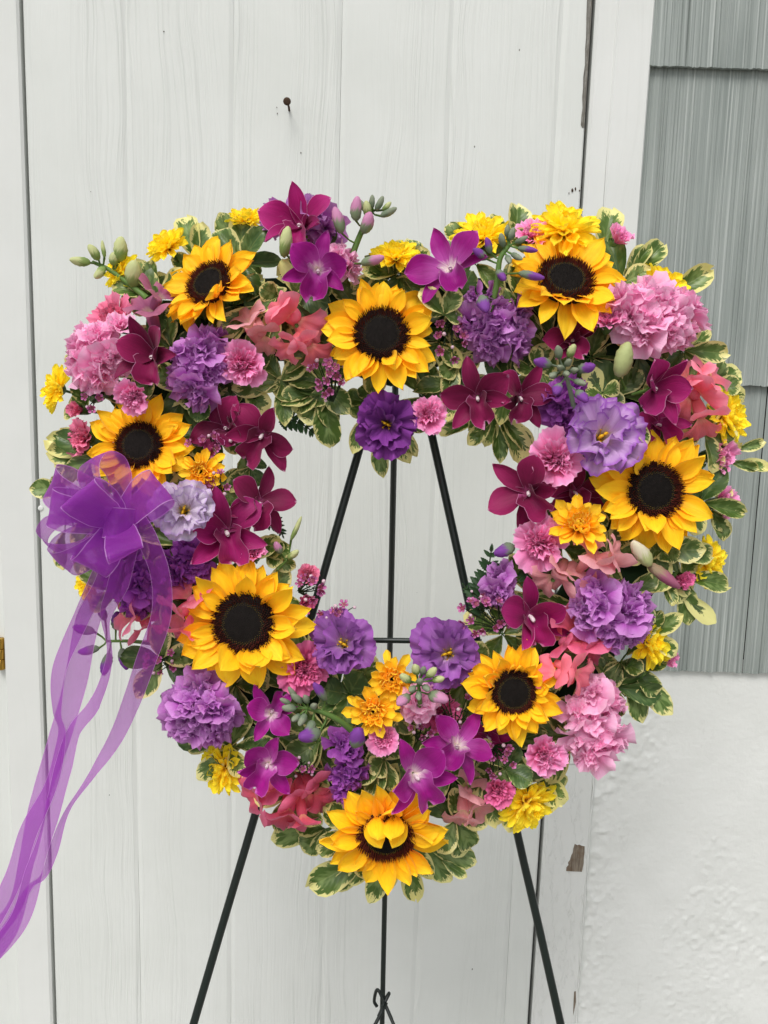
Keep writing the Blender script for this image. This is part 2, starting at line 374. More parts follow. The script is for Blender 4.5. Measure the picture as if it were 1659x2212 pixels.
# painted timber, shingle, masonry
def paint_mat(name, base, grain=0.5, specks=0.5, gx=70.0, lump=0.0, peel=0.0):
    n = N(name); o = n.obj(); r = n.rnd()
    sep = n.new('ShaderNodeSeparateXYZ'); n.set(sep.inputs[0], o)
    x, y, z = sep.outputs
    off = n.math('MULTIPLY', r, 13.0)
    # long wandering grain lines
    wv = n.noise(n.vec(n.math('ADD', n.math('MULTIPLY', x, 3.0), off), 0.0, n.math('MULTIPLY', z, 1.1)), 2.2, 2.0)
    gxn = n.math('ADD', n.math('MULTIPLY', x, gx), n.math('MULTIPLY', wv, 4.0))
    g = n.noise(n.vec(n.math('ADD', gxn, off), 0.0, n.math('MULTIPLY', z, 0.7)), 2.6, 3.0, 0.7)
    zone = n.ramp(n.noise(n.vec(n.math('ADD', n.math('MULTIPLY', x, 9.0), off), 0.0, n.math('MULTIPLY', z, 0.5)), 1.2, 1.0), [(0.35, 0.2), (0.6, 1.0)])
    g = n.math('MULTIPLY', n.math('SUBTRACT', g, 0.5), zone)
    brush = n.noise(n.mapping(o, (240.0, 30.0, 3.0)), 1.0, 2.0)
    blot = n.noise(o, 5.0, 4.0, 0.6)
    col = n.mix(n.ramp(blot, [(0.35, 0.0), (0.75, 0.3)]), hexc(base), hexc('c9cdc6'))
    col = n.mix(n.math('MULTIPLY', n.ramp(g, [(0.03, 0.0), (0.22, 1.0)]), 0.3 * grain), col, hexc('a9aea8'))
    # flecks of dirt
    vo = n.new('ShaderNodeTexVoronoi'); n.set(vo.inputs['Vector'], n.mapping(o, (1.0, 1.0, 0.6))); vo.inputs['Scale'].default_value = 34.0
    big = n.noise(o, 3.0, 2.0)
    sc = n.new('ShaderNodeSeparateColor'); n.set(sc.inputs[0], vo.outputs['Color'])
    rr = n.math('MULTIPLY', n.math('POWER', sc.outputs[0], 7.0), 0.095 * specks)
    nz = n.math('MULTIPLY', n.math('SUBTRACT', n.noise(o, 500.0, 2.0), 0.5), 0.03)
    sp = n.math('LESS_THAN', n.math('ADD', vo.outputs['Distance'], nz), rr)
    col = n.mix(n.math('MULTIPLY', sp, 0.8), col, hexc('57544c'))
    # faint scuffs
    scf = n.ramp(n.noise(n.mapping(o, (30.0, 30.0, 9.0)), 1.0, 5.0, 0.75), [(0.70, 0.0), (0.78, 1.0)])
    col = n.mix(n.math('MULTIPLY', scf, 0.18 * specks), col, hexc('90928c'))
    h = n.math('ADD', n.math('MULTIPLY', g, 1.8 * grain), n.math('MULTIPLY', brush, 0.12))
    if lump:
        l1 = n.noise(o, 70.0, 7.0, 0.62); vv = n.new('ShaderNodeTexVoronoi'); n.set(vv.inputs['Vector'], o); vv.inputs['Scale'].default_value = 60.0
        h = n.math('ADD', h, n.math('MULTIPLY', l1, 0.9 * lump))
        dirt = n.ramp(n.noise(n.mapping(o, (22, 22, 10)), 1.0, 6.0, 0.72), [(0.62, 0.0), (0.80, 1.0)])
        col = n.mix(n.math('MULTIPLY', dirt, 0.35), col, hexc('9b9b95'))
    if peel:
        pl = n.ramp(n.noise(n.mapping(o, (50, 50, 12)), 1.0, 5.0, 0.7), [(0.52, 0.0), (0.55, 1.0)])
        h = n.math('ADD', h, n.math('MULTIPLY', pl, 0.5 * peel))
    return n.surf(col, 0.42, 0.35, n.bump(h, 0.55, 0.0022))
MAT['door_paint'] = paint_mat('white painted pine', 'e3e6e2', grain=1.0)
MAT['jamb_paint'] = paint_mat('white painted trim', 'e6e8e5', grain=0.25, gx=40.0)
MAT['peel_paint'] = paint_mat('thick old white paint', 'e4e6e3', grain=0.2, gx=40.0, lump=0.35, peel=1.0)
MAT['masonry_paint'] = paint_mat('white painted concrete', 'ebedea', grain=0.0, lump=1.0)
def wood_mat(nm, c1, c2, c3):
    n = N(nm); o = n.obj()
    g = n.noise(n.mapping(o, (520.0, 100.0, 30.0)), 1.0, 4.0, 0.7)
    b = n.noise(o, 120.0, 3.0)
    col = n.mix(n.ramp(g, [(0.35, 0.0), (0.65, 1.0)]), hexc(c1), hexc(c2))
    col = n.mix(n.ramp(b, [(0.45, 0.0), (0.7, 0.6)]), col, hexc(c3))
    return n.surf(col, 0.85, 0.2, n.bump(g, 0.8, 0.001))
MAT['bare_wood'] = wood_mat('bare weathered wood', '665a4e', '9a8f80', '6e5844')
MAT['grey_wood'] = wood_mat('silvered bare wood', '5f5d57', '9d9b94', '6a665e')
def shingle_mat():
    n = N('grey painted shingle'); o = n.obj(); r = n.rnd()
    sep = n.new('ShaderNodeSeparateXYZ'); n.set(sep.inputs[0], o)
    st = n.noise(n.vec(n.math('MULTIPLY', sep.outputs[0], 330.0), n.math('MULTIPLY', r, 40.0), n.math('MULTIPLY', sep.outputs[2], 2.2)), 1.0, 2.0, 0.7)
    fade = n.noise(n.vec(n.math('MULTIPLY', sep.outputs[0], 14.0), 0.0, n.math('MULTIPLY', sep.outputs[2], 5.0)), 1.0, 3.0)
    col = n.mix(n.ramp(fade, [(0.3, 0.0), (0.7, 1.0)]), hexc('8c9490'), hexc('a0a7a3'))
    col = n.mix(n.ramp(st, [(0.55, 0.0), (0.68, 0.75)]), col, hexc('bec4c0'))
    col = n.mix(n.ramp(st, [(0.30, 0.7), (0.42, 0.0)]), col, hexc('717874'))
    vo = n.new('ShaderNodeTexVoronoi'); n.set(vo.inputs['Vector'], o); vo.inputs['Scale'].default_value = 30.0
    sc = n.new('ShaderNodeSeparateColor'); n.set(sc.inputs[0], vo.outputs['Color'])
    sp = n.math('LESS_THAN', vo.outputs['Distance'], n.math('MULTIPLY', n.math('POWER', sc.outputs[0], 6.0), 0.05))
    col = n.mix(n.math('MULTIPLY', sp, 0.7), col, hexc('454842'))
    return n.surf(col, 0.6, 0.3, n.bump(st, 0.5, 0.0015))
MAT['shingle'] = shingle_mat()
def ground_mat():
    n = N('concrete paving'); o = n.obj()
    a = n.noise(o, 3.0, 6.0, 0.6); b = n.noise(o, 90.0, 3.0)
    col = n.mix(a, hexc('8e8c86'), hexc('a5a39c')); col = n.mix(n.math('MULTIPLY', b, 0.3), col, hexc('7a7872'))
    return n.surf(col, 0.9, 0.2, n.bump(b, 0.4, 0.002))
MAT['ground'] = ground_mat()
MAT['dark_void'] = plain('dark gap', '2a2622', 0.95, 0.1, 0.3, 30)

# ================================================================ THE SETTING
YD = 1.38                                   # front face of the plank door
def wx(px, Y=YD, py=0): return wallpt(px, py, Y).x
def wz(py, px=829, Y=YD): return wallpt(px, py, Y).z
g = mk('ground', [(-60, -60, 0), (60, -60, 0), (60, 60, 0), (-60, 60, 0)], [(0, 1, 2, 3)], MAT['ground'], smooth=False)
o = link('ground', g); o['kind'] = 'structure'; o['label'] = 'concrete paving in front of the shed'

def prism(prof, z0, z1, nz=1, jit=0.0, seed=0):
    """profile (x, y) anticlockwise seen from above, run up the wall from z0 to z1"""
    m = len(prof); V = []
    for i in range(nz + 1):
        z = z0 + (z1 - z0) * i / nz
        for k, (x, y) in enumerate(prof):
            V.append((x + jit * math.sin(z * 7 + seed + k), y, z))
    Fc = [tuple(f) for f in gridfaces(nz + 1, m, True)]
    Fc += [tuple(range(m - 1, -1, -1)), tuple(range(nz * m, nz * m + m))]
    return V, Fc
def board(name, parent, x0, x1, yf, yb, z0, z1, mat, ch=0.007, dep=0.0021, chl=None, chr_=None, nz=12, **kw):
    a = ch if chl is None else chl; b = ch if chr_ is None else chr_
    pr = [(x0, yf + (dep if a else 0)), (x0 + max(a, 1e-4), yf), (x1 - max(b, 1e-4), yf), (x1, yf + (dep if b else 0)), (x1, yb), (x0, yb)]
    V, Fc = prism(pr, z0, z1, nz, 0.0004, x0 * 50)
    return link(name, mk(name, V, Fc, mat, smooth=False), parent, **kw)

door = thing('plank_door', 'white painted plank door with vertical grooved boards behind the flower heart', 'door', Matrix.Translation((0, 0, 0)))
edges = [49, 269.5, 504.5, 740, 981.5, 1218, 1280]
X = [wx(e) for e in edges]
for k in range(6):
    board('board', door, X[k], X[k+1], YD, YD + 0.022, 0.03, 2.05, MAT['door_paint'],
          chl=0.002 if k == 0 else 0.007, chr_=0.002 if k == 5 else 0.007)
# bare weathered strip where the paint has broken off the door's edge
Yw = YD - 0.0006
lft = [(1268, -60), (1268, 0), (1266.5, 40), (1266, 80), (1264, 105), (1263.5, 140), (1260, 165), (1259.5, 190), (1257.5, 210), (1258.5, 232), (1256, 250), (1254.5, 270), (1258, 276)]
V = []
for (a, b) in lft:
    p = wallpt(a, b, Yw); q = wallpt(1279.5 + (468 - 1280) * b / 12826, b, Yw)
    V += [p, q]
n_ = len(lft)
link('worn_edge', mk('worn_edge', [tuple(v) for v in V], [(2*i, 2*i+2, 2*i+3, 2*i+1) for i in range(n_-1)], MAT['grey_wood'], smooth=False), door, label='strip of bare grey wood along the door edge')
rg = random.Random(5)
gd = Geo()
for (a, b, s) in [(1236, 411, 4), (1243, 408, 3.2), (1252, 412, 2.5), (1207, 443, 4.5), (1208, 439, 3), (1229, 417, 2), (1256, 405, 1.6), (354, 68, 2.4), (650, 330, 2), (598, 232, 1.6), (599, 245, 1.8), (196, 414, 1.4)]:
    p = wallpt(a, b, YD - 0.001); r_ = s * 0.00042
    Vl, Fl, _ = lathe([(0.0, -1), (0.9, -0.4), (1.0, 0.3), (0.3, 0.9), (0, 1)], 6)
    Vl = Vl * np.array([r_ * rg.uniform(.7, 1.2), r_ * .7, r_ * rg.uniform(.8, 1.7)]) * (1 + 0.3 * np.array([[rg.uniform(-1, 1)] for _ in Vl]))
    gd.add(Vl + np.array(p), Fl)
link('dirt_speck', gd.mesh('dirt_speck', MAT['rust']), door, kind='stuff')
p = wallpt(88, 1098, YD - 0.0005)
Vl, Fl, _ = lathe([(1, 0), (0.95, .25), (.6, .5), (0, .6)], 12)
link('painted_nail_head', mk('painted_nail_head', Vl * np.array([.0045, .0045, .0016]), Fl, MAT['jamb_paint']), door, Matrix.Translation(p) @ Matrix.Rotation(PI/2, 4, 'X'))

# nail
pb = wallpt(625, 240, YD + 0.002); pm = wallpt(624, 231, YD - 0.012); ph = wallpt(620, 219, YD - 0.030)
nail = thing('nail', 'bent rusty nail sticking out of the white door above the flowers', 'nail', Matrix.Translation(pb))
link('shank', mk('shank', *tube([Vector((0,0,0)), pm - pb, ph - pb], 0.0016, 8)[:2], MAT['rust']), nail)
dr = (CAM - ph).normalized()
Vl, Fl, _ = lathe([(0, -.12), (.9, -.12), (1, 0), (.92, .16), (.4, .22), (0, .24)], 14)
link('head', mk('head', Vl * 0.0056, Fl, MAT['rust']), nail, Matrix.Translation(ph - pb) @ frame(Vector((0,0,0)), dr))

# the dark-coloured backing behind the seams and the lintel
back = thing('door_frame', 'white painted door frame boards either side of the plank door', 'door frame', Matrix.Translation((0, YD, 0)))
def fchild(name, V, Fc, mat, **kw):
    V = [(x, y - YD, z) for x, y, z in V]
    return link(name, mk(name, V, Fc, mat, smooth=False), back, **kw)
def fboard(name, x0, x1, yf, z0, z1, mat, chl=0.003, chr_=0.003, dep=0.003, depr=None, nz=14, **kw):
    pr = [(x0, yf + dep), (x0 + chl, yf), (x1 - chr_, yf), (x1, yf + (dep if depr is None else depr)), (x1, YD + 0.05), (x0, YD + 0.05)]
    return fchild(name, *prism(pr, z0, z1, nz, 0.0004, x0 * 31), mat, **kw)
XL0, XL1 = wx(-46), wx(42)
XR0, XRs, XR1 = wx(1288), wx(1333), wx(1414)
ZJ = wz(1648, 1250)                           # where the old thick paint begins on the right board
fboard('trim_board', XL0, XL1, YD - 0.004, 0.0, 2.09, MAT['jamb_paint'], chl=0.002, chr_=0.004)
fboard('trim_board', XR0, XRs, YD - 0.001, ZJ, 2.09, MAT['jamb_paint'], chl=0.005, chr_=0.0005, dep=0.004, depr=0.0001)
fboard('trim_board', XRs, XR1, YD - 0.0045, ZJ, 2.09, MAT['jamb_paint'], chl=0.0030, chr_=0.002, dep=0.0034, depr=0.003)
fboard('trim_board', XR0 + 0.0008, XR1 - 0.006, YD - 0.003, 0.0, ZJ - 0.0012, MAT['peel_paint'], chl=0.005, chr_=0.003, label='lower trim board with thick peeling white paint')
fchild('dark_backing', *box(XL0 + 0.005, XR1 - 0.01, YD + 0.051, YD + 0.06, 0, 2.09), MAT['dark_void'])  # sheet coloured dark to stand in for shade in the door seams
fchild('lintel', *box(XL0 - 1.2, XR1 + 1.4, YD - 0.006, YD + 0.06, 2.092, 2.7), MAT['jamb_paint'])
# patch of bare wood where the thick paint has flaked away, with a lip of paint round it
out = [(1241, 1822), (1247, 1825), (1251, 1823), (1256, 1826), (1263, 1828), (1264, 1840), (1262, 1852), (1261, 1866), (1258, 1884), (1240, 1883), (1222, 1882), (1223, 1874), (1227, 1868), (1226, 1862), (1231, 1857), (1233, 1848), (1236, 1841), (1238, 1832)]
pts = [wallpt(a, b, YD - 0.0036) for a, b in out]
fchild('bare_patch', [tuple(p) for p in pts], [tuple(range(len(pts) - 1, -1, -1))], MAT['bare_wood'], label='patch of bare brown wood on the lower trim')
V, Fc, _ = tube([p + Vector((0.0004*math.sin(i*2.1), 0, 0.0004*math.cos(i*1.7))) for i, p in enumerate(pts + pts[:1])], 0.0006, 5, False)
fchild('paint_lip', [tuple(v) for v in V], Fc, MAT['peel_paint'])
pts2 = [(1231, 2142), (1235, 2141), (1235, 2165), (1232, 2180), (1229, 2195), (1230, 2165)]
fchild('bare_patch', [tuple(wallpt(a + 9, b, YD - 0.0036)) for a, b in pts2], [tuple(range(len(pts2) - 1, -1, -1))], MAT['bare_wood'])

# neighbouring boarded wall on the left, and the brass hinge in its corner
lw_ = thing('boarded_wall', 'white painted boarded wall set back beside the door frame', 'wall', Matrix.Translation((0, 0, 0)))
xa = XL0 - 0.0006
for k in range(5):
    board('board', lw_, xa - 0.16 * (k + 1), xa - 0.16 * k - 0.0003, YD + 0.012, YD + 0.05, 0.0, 2.09, MAT['door_paint'], ch=0.003, dep=0.003)
hp = wallpt(1, 1412, YD + 0.004)
hinge = thing('brass_hinge', 'shiny brass hinge barrel at the edge of the door frame', 'hinge', Matrix.Translation(hp))
for k in range(3):
    Vl, Fl, _ = lathe([(0, -.0085), (.0062, -.0085), (.0068, -.0078), (.0068, .0078), (.0062, .0085), (0, .0085)], 18)
    link('knuckle', mk('knuckle', Vl, Fl, MAT['brass']), hinge, Matrix.Translation((0, 0, (k - 1) * 0.0178)))
link('leaf_plate', mk('leaf_plate', *box(-0.03, -0.0065, 0.0045, 0.0055, -0.027, 0.027), MAT['brass'], smooth=False), hinge)

# shingled wall and the painted concrete foundation under it
sw = thing('shingle_wall', 'grey striated shingle siding right of the white door frame', 'wall', Matrix.Translation((XR1, YD, 0)))
zb = [wz(1449, 1500), wz(833, 1620), wz(146, 1500)]
rows = [(zb[0], zb[1] + 0.03, wx(1606, YD, 1400)), (zb[1], zb[2] + 0.03, wx(1690, YD, 600)), (zb[2], 2.088, wx(1950, YD, 100))]
rs = np.random.default_rng(8)
def shingle(x0, x1, z0, z1, sd):
    rs = np.random.default_rng(sd); nc = max(4, int((x1 - x0) / 0.0024))
    xs = np.linspace(x0, x1, nc); zig = np.zeros(nc); zig += rs.normal(0, .0007, nc) + 0.0009 * (rs.random(nc) > .7)
    yb_, yt = YD - 0.0035, YD + 0.0075
    zlow = z0 + np.repeat(rs.normal(0, .0005, nc // 6 + 1), 6)[:nc] + rs.normal(0, .0004, nc)
    V = []
    for (z, y) in ((zlow, np.full(nc, yb_ + 0.007)), (zlow, yb_ - zig), (np.full(nc, (z0 + z1) / 2), (yb_ + yt) / 2 - zig), (np.full(nc, z1), yt - zig * .6)):
        V.append(np.stack([xs, y, z], -1))
    V = np.concatenate(V); return V - np.array([XR1, YD, 0]), gridfaces(4, nc)
sid = 0
for (z0, z1, xj) in rows:
    xs_ = [XR1 - 0.012] + [xj + 0.62 * k for k in range(4) if XR1 < xj + 0.62 * k < XR1 + 1.4] + [XR1 + 1.4]
    for a, b in zip(xs_[:-1], xs_[1:]):
        sid += 1
        V, Fc = shingle(a + 0.0011, b - 0.0011, z0, z1, sid)
        link('shingle', mk('shingle', V, Fc, MAT['shingle'], smooth=False), sw)
link('sheathing', mk('sheathing', *box(0.0, 1.4, 0.017, 0.05, zb[0] + 0.01, 2.088), MAT['dark_void'], smooth=False), sw)
fx = np.concatenate([np.linspace(XR1 - 0.0055, XR1 + .34, 150), np.linspace(XR1 + .35, XR1 + 1.4, 40)]); fz = np.linspace(0, zb[0] + 0.02, 340)
GX, GZ = np.meshgrid(fx, fz, indexing='ij')
edge_ = np.exp(-((GX - XR1) / 0.02) ** 2)
msk = np.clip(.06 + np.exp(-((GX - XR1) / .05) ** 2) + .9 * np.clip(vnoise(GX * 7, GZ * 6, 3), 0, 1), 0, 1.2)
GY = YD + 0.004 - 0.0008 * vnoise(GX * 22, GZ * 22, 1) - 0.0022 * msk * np.clip(vnoise(GX * 110, GZ * 110, 2), 0, 1) ** 2 - 0.0007 * msk * vnoise(GX * 140, GZ * 140, 5) \
     - 0.0024 * edge_ * np.clip(vnoise(GX * 90, GZ * 60, 4), -.2, 1)
V = np.stack([GX, GY, GZ], -1).reshape(-1, 3)
fnd = thing('concrete_foundation', 'lumpy white painted concrete foundation under the grey shingles', 'wall', data=mk('concrete_foundation', V, gridfaces(190, 340), MAT['masonry_paint']))
zs = np.linspace(0.0, zb[0] - 0.01, 110)
bead = [(XR1 - 0.0062 + 0.0008 * math.sin(z * 60) + 0.0006 * math.sin(z * 173), YD - 0.001 + 0.0005 * math.sin(z * 97), z) for z in zs]
link('caulk_bead', mk('caulk_bead', *tube(bead, [0.0022 + 0.0007 * math.sin(z * 120) * math.sin(z * 41) for z in zs], 6)[:2], MAT['peel_paint']), fnd)

# ================================================================ EASEL AND WREATH FORM
easel = thing('wire_easel', 'dark green wire tripod easel holding up the flower heart', 'easel', Matrix.Translation(P(830, 1106, -0.06)))
eo = P(830, 1106, -0.06)
def rod(name, pts, r, n=10, **kw):
    V, Fc, _ = tube([p - eo for p in pts], r, n)
    return link(name, mk(name, V, Fc, MAT['steel']), easel, **kw)
def to_ground(a, b):
    return a + (b - a) * ((a.z - 0.0) / (a.z - b.z))
hL = -0.06
apL, apR = P(872, 640, hL), P(866, 640, hL)
gl = to_ground(apL, P(418, 2212, hL)); gr = to_ground(apR, P(1211, 2212, hL))
rod('leg', bez([apL, P(690, 1270, hL), P(557, 1740, hL), P(418, 2212, hL), gl], 4), 0.0043)
rod('leg', bez([apR, P(1010, 1290, hL), P(1113, 1780, hL), P(1211, 2212, hL), gr], 4), 0.0043)
ra = wallpt(858, 640, apL.y + 0.012); rm = wallpt(836, 1700, 1.085)
rod('leg', [ra, rm, to_ground(ra, rm)], 0.0036)
rod('crossbar', [P(640, 1381, hL - 0.007), P(1040, 1386, hL - 0.007)], 0.0030)
def ontoR(py): # point on the rear leg at picture height py
    q = (py - 640) / (1700 - 640)
    best = min((abs((lambda w_: 1106 - FPX * (w_ - CAM).dot(U) / (w_ - CAM).dot(F))(ra + (rm - ra) * t) - py), t) for t in np.linspace(0, 2.2, 1200))
    return ra + (rm - ra) * best[1]
k0 = ontoR(2164)
def off(dx, dy, dd): return k0 + (R * dx - U * dy) * ((k0 - CAM).dot(F) / FPX) + B * dd
rod('brace_wire', bez([off(-12, 14, -.004), off(-18, 2, -.004), off(-14, -24, 0.002), off(-8, -28, .006), off(4, -6, .010), off(20, 22, .02), off(40, 54, .04), gr + Vector((-.06, 0, .12))], 5), 0.0024)
rod('brace_wire', bez([off(8, -6, -.004), off(14, -20, .003), off(2, -2, .011), off(-8, 14, .02), off(-38, 54, .045), gl + Vector((.06, 0, .12))], 5), 0.0026)
rod('foot', [gl + Vector((0, 0, 0.004)), gl + Vector((-.004, -.02, 0.004))], 0.005)
rod('foot', [gr + Vector((0, 0, 0.004)), gr + Vector((.004, -.02, 0.004))], 0.005)

# the heart of wet foam the stems are pushed into
HEART = [(842, 745), (940, 700), (1080, 690), (1230, 700), (1335, 775), (1385, 890), (1390, 1030), (1360, 1180), (1290, 1310), (1200, 1440), (1080, 1565), (960, 1640),
         (838, 1680), (720, 1630), (610, 1545), (500, 1400), (400, 1280), (345, 1140), (335, 1000), (350, 870), (410, 765), (500, 705), (620, 690), (740, 705)]
hp_ = np.array(HEART + HEART[:1], float); hs_ = np.array(bez(hp_, 5))[:-1]
V = []; nh = len(hs_)
for i in range(nh):
    t = hs_[(i + 1) % nh] - hs_[i - 1]; t /= np.linalg.norm(t); nrm = np.array([t[1], -t[0]])
    for (a, h) in ((-88, -0.006), (-66, 0.005), (0, 0.011), (66, 0.005), (88, -0.006), (90, -0.035), (-90, -0.035)):
        q = hs_[i] + nrm * a; V.append(P(q[0], q[1], h))
form = thing('heart_wreath_form', 'dark green foam heart form hidden behind the flowers on the easel', 'wreath', Matrix.Translation(eo))
Fc = [((i) * 7 + j, ((i + 1) % nh) * 7 + j, ((i + 1) % nh) * 7 + (j + 1) % 7, i * 7 + (j + 1) % 7) for i in range(nh) for j in range(7)]
link('foam', mk('foam', [tuple(v - eo) for v in V], Fc, MAT['foam']), form)
link('backing', mk('backing', *tube([P(*q, -0.0385) - eo for q in list(hs_) + [hs_[0]]], 0.0035, 6, False)[:2], MAT['steel']), form)

# ================================================================ PETALS
def interp_prof(pts, t):
    x = np.array([p[0] for p in pts]); y = np.array([p[1] for p in pts])
    # smooth monotone-ish interpolation: fine linear sampling blurred
    tt = np.linspace(0, 1, 81); yy = np.interp(tt, x, y)
    ker = np.hanning(9); ker /= ker.sum()
    yp = np.pad(yy, 4, mode='edge'); ys = np.convolve(yp, ker, 'valid'); ys[0] = yy[0]; ys[-1] = yy[-1]
    return np.interp(t, tt, ys)
PROFILES = {
    'sun': [(0, .40), (.15, .72), (.38, 1), (.6, .95), (.8, .62), (.93, .22), (1, .0)],
    'spoon': [(0, .35), (.3, .6), (.65, .95), (.85, 1), (.95, .72), (1, .2)],
    'tubey': [(0, .5), (.5, .7), (.8, 1), (.95, .85), (1, .35)],
    'orch_sepal': [(0, .35), (.25, .8), (.5, 1), (.75, .78), (.92, .35), (1, .03)],
    'orch_petal': [(0, .22), (.2, .55), (.5, .95), (.66, 1), (.84, .72), (.95, .3), (1, .02)],
    'lip': [(0, .5), (.3, .9), (.5, .6), (.75, 1), (.92, .8), (1, .2)],
    'leaf': [(0, .1), (.12, .32), (.35, .78), (.6, 1), (.8, .92), (.93, .58), (1, .1)],
    'leaf2': [(0, .12), (.12, .4), (.35, .85), (.55, 1), (.75, .85), (.9, .48), (1, .04)],
    'sepal': [(0, .9), (.3, 1), (.6, .6), (.85, .2), (1, .02)],
    'round': [(0, .35), (.3, .8), (.6, 1), (.85, .8), (.96, .45), (1, .1)],
    'pinna': [(0, .4), (.2, .9), (.5, .8), (.8, .45), (1, .03)],
}
def petal_geo(L=1, W=.2, prof='sun', e0=0, bend=0, cup=0.0, groove=0.0, ruf=0.0, rfreq=2, edge=0.0, twist=0.0, hook=0.0, nu=9, nv=7, seed=0, saw=0.0):
    r = np.random.default_rng(seed)
    t = np.linspace(0, 1, nu); s = np.linspace(-1, 1, nv)
    ang = e0 + bend * t ** 1.3 + hook * np.clip((t - .7) / .3, 0, 1) ** 2
    dt = L / (nu - 1)
    cx = np.concatenate([[0], np.cumsum(np.cos((ang[1:] + ang[:-1]) / 2)) * dt]); cz = np.concatenate([[0], np.cumsum(np.sin((ang[1:] + ang[:-1]) / 2)) * dt])
    wd = W * interp_prof(PROFILES[prof], t)
    if saw: wd = wd * (1 + saw * ((np.arange(nu) % 2) * 2 - 1)); 
    T, S = np.meshgrid(t, s, indexing='ij')
    ph = r.uniform(0, 6.28, 4)
    n = cup * W * S ** 2 * (0.4 + 0.6 * np.sin(PI * np.clip(T, .05, .95)))
    if groove: n += groove * W * np.cos(S * PI * 2.2) * (1 - T * .7)
    n += ruf * W * (T ** 1.2) * np.abs(S) ** 1.2 * np.sin(rfreq * 2 * PI * T + ph[0] + np.sign(S) * ph[1])
    n += 0.10 * W * vnoise(T * 2.2 + ph[2], S * 1.2 + ph[3], seed)
    lat = S * wd[:, None]
    tw = twist * T
    lat2 = lat * np.cos(tw) - n * np.sin(tw); n2 = lat * np.sin(tw) + n * np.cos(tw)
    ex = edge * L * T ** 3 * vnoise(S * 3 + ph[0], S * 0 + seed, seed)
    A = ang[:, None]
    V = np.stack([cx[:, None] - n2 * np.sin(A) + ex, lat2, cz[:, None] + n2 * np.cos(A)], -1)
    UV = np.stack([T, (S + 1) / 2], -1)
    return V.reshape(-1, 3), gridfaces(nu, nv), UV.reshape(-1, 2)
def fan_geo(Rr=1, half=.6, a0=1.2, a1=.1, pw=1.2, ruf=.1, k=3, serr=.04, r0=.03, notch=0.0, nu=8, nv=13, seed=0, curl=0.0, lobe=0.5):
    """ruffled petal that fans out round the flower's axis; a0, a1 rise of the petal at base and rim"""
    r = np.random.default_rng(seed); ph = r.uniform(0, 6.28, 6)
    t = np.linspace(0, 1, nu); s = np.linspace(-1, 1, nv)
    T, S = np.meshgrid(t, s, indexing='ij')
    rimlen = 1 + serr * np.where(np.arange(nv) % 2 == 0, 1, -1) * r.uniform(.3, 1.2, nv) + .06 * vnoise(s * 2.2 + ph[0], s * 0 + .5, seed)
    rimlen = rimlen - notch * np.exp(-(s / .22) ** 2) - lobe * np.abs(s) ** 4 * .45
    ang = a0 + (a1 - a0) * T ** pw
    ang = ang + .32 * T * vnoise(T * 1.6 + ph[1], S * 1.5 + ph[2], seed + 1) + curl * T ** 4
    stepr = np.concatenate([np.zeros((1, nv)), np.cumsum(np.cos((ang[1:] + ang[:-1]) / 2), 0)]) / (nu - 1)
    stepz = np.concatenate([np.zeros((1, nv)), np.cumsum(np.sin((ang[1:] + ang[:-1]) / 2), 0)]) / (nu - 1)
    rr = r0 + Rr * stepr * rimlen; zz = Rr * stepz * rimlen
    az = S * half * (0.35 + 0.65 * T ** .5) + .05 * vnoise(T * 3, S * 3 + ph[3], seed + 2) * T
    wv = ruf * Rr * T ** 2 * np.sin(k * PI * S + ph[4]) + .5 * ruf * Rr * T ** 3 * np.sin(k * 2.3 * PI * S + ph[5])
    rr = rr - wv * np.sin(ang); zz = zz + wv * np.cos(ang)
    # fan chord keeps a minimum width even when the petal stands upright
    V = np.stack([rr * np.cos(az), rr * np.sin(az) + Rr * .28 * S * half * T * np.sin(np.clip(ang, 0, 1.6)), zz], -1)
    UV = np.stack([T, (S + 1) / 2], -1)
    return V.reshape(-1, 3), gridfaces(nu, nv), UV.reshape(-1, 2)
_cache = {}
def variants(key, k, fn):
    if key not in _cache: _cache[key] = [fn(i) for i in range(k)]
    return _cache[key]
def blob_geo(rx, ry, rz, n=8, m=6, seed=0, rough=0.1, taper=0.0):
    """bud: long axis z from 0 to 2*rz"""
    r = np.random.default_rng(seed); V = []; UV = []
    for i in range(m + 1):
        a = PI * i / m; zz = rz * (1 - math.cos(a)); w_ = math.sin(a) * (1 - taper * i / m)
        for k in range(n):
            q = 2 * PI * k / n + i * .25; f = 1 + rough * math.sin(3 * q + seed + i)
            V.append((rx * w_ * f * math.cos(q), ry * w_ * f * math.sin(q), zz)); UV.append((i / m, k / n))
    return np.array(V), [tuple(f) for f in gridfaces(m + 1, n, True)], UV
def zto(d):
    """rotation taking +Z to d"""
    return Vector(d).to_track_quat('Z', 'Y').to_matrix().to_4x4()

# ---------------------------------------------------------------- builders
def root(name, x, y, r, t, h, label, cat, group, spin=None, rg=None):
    if spin is None: spin = rg.uniform(0, 6.28)
    return thing(name, label, cat, frame(P(x, y, h), facing(*t), spin, r * M_PER_PX(h)), group)

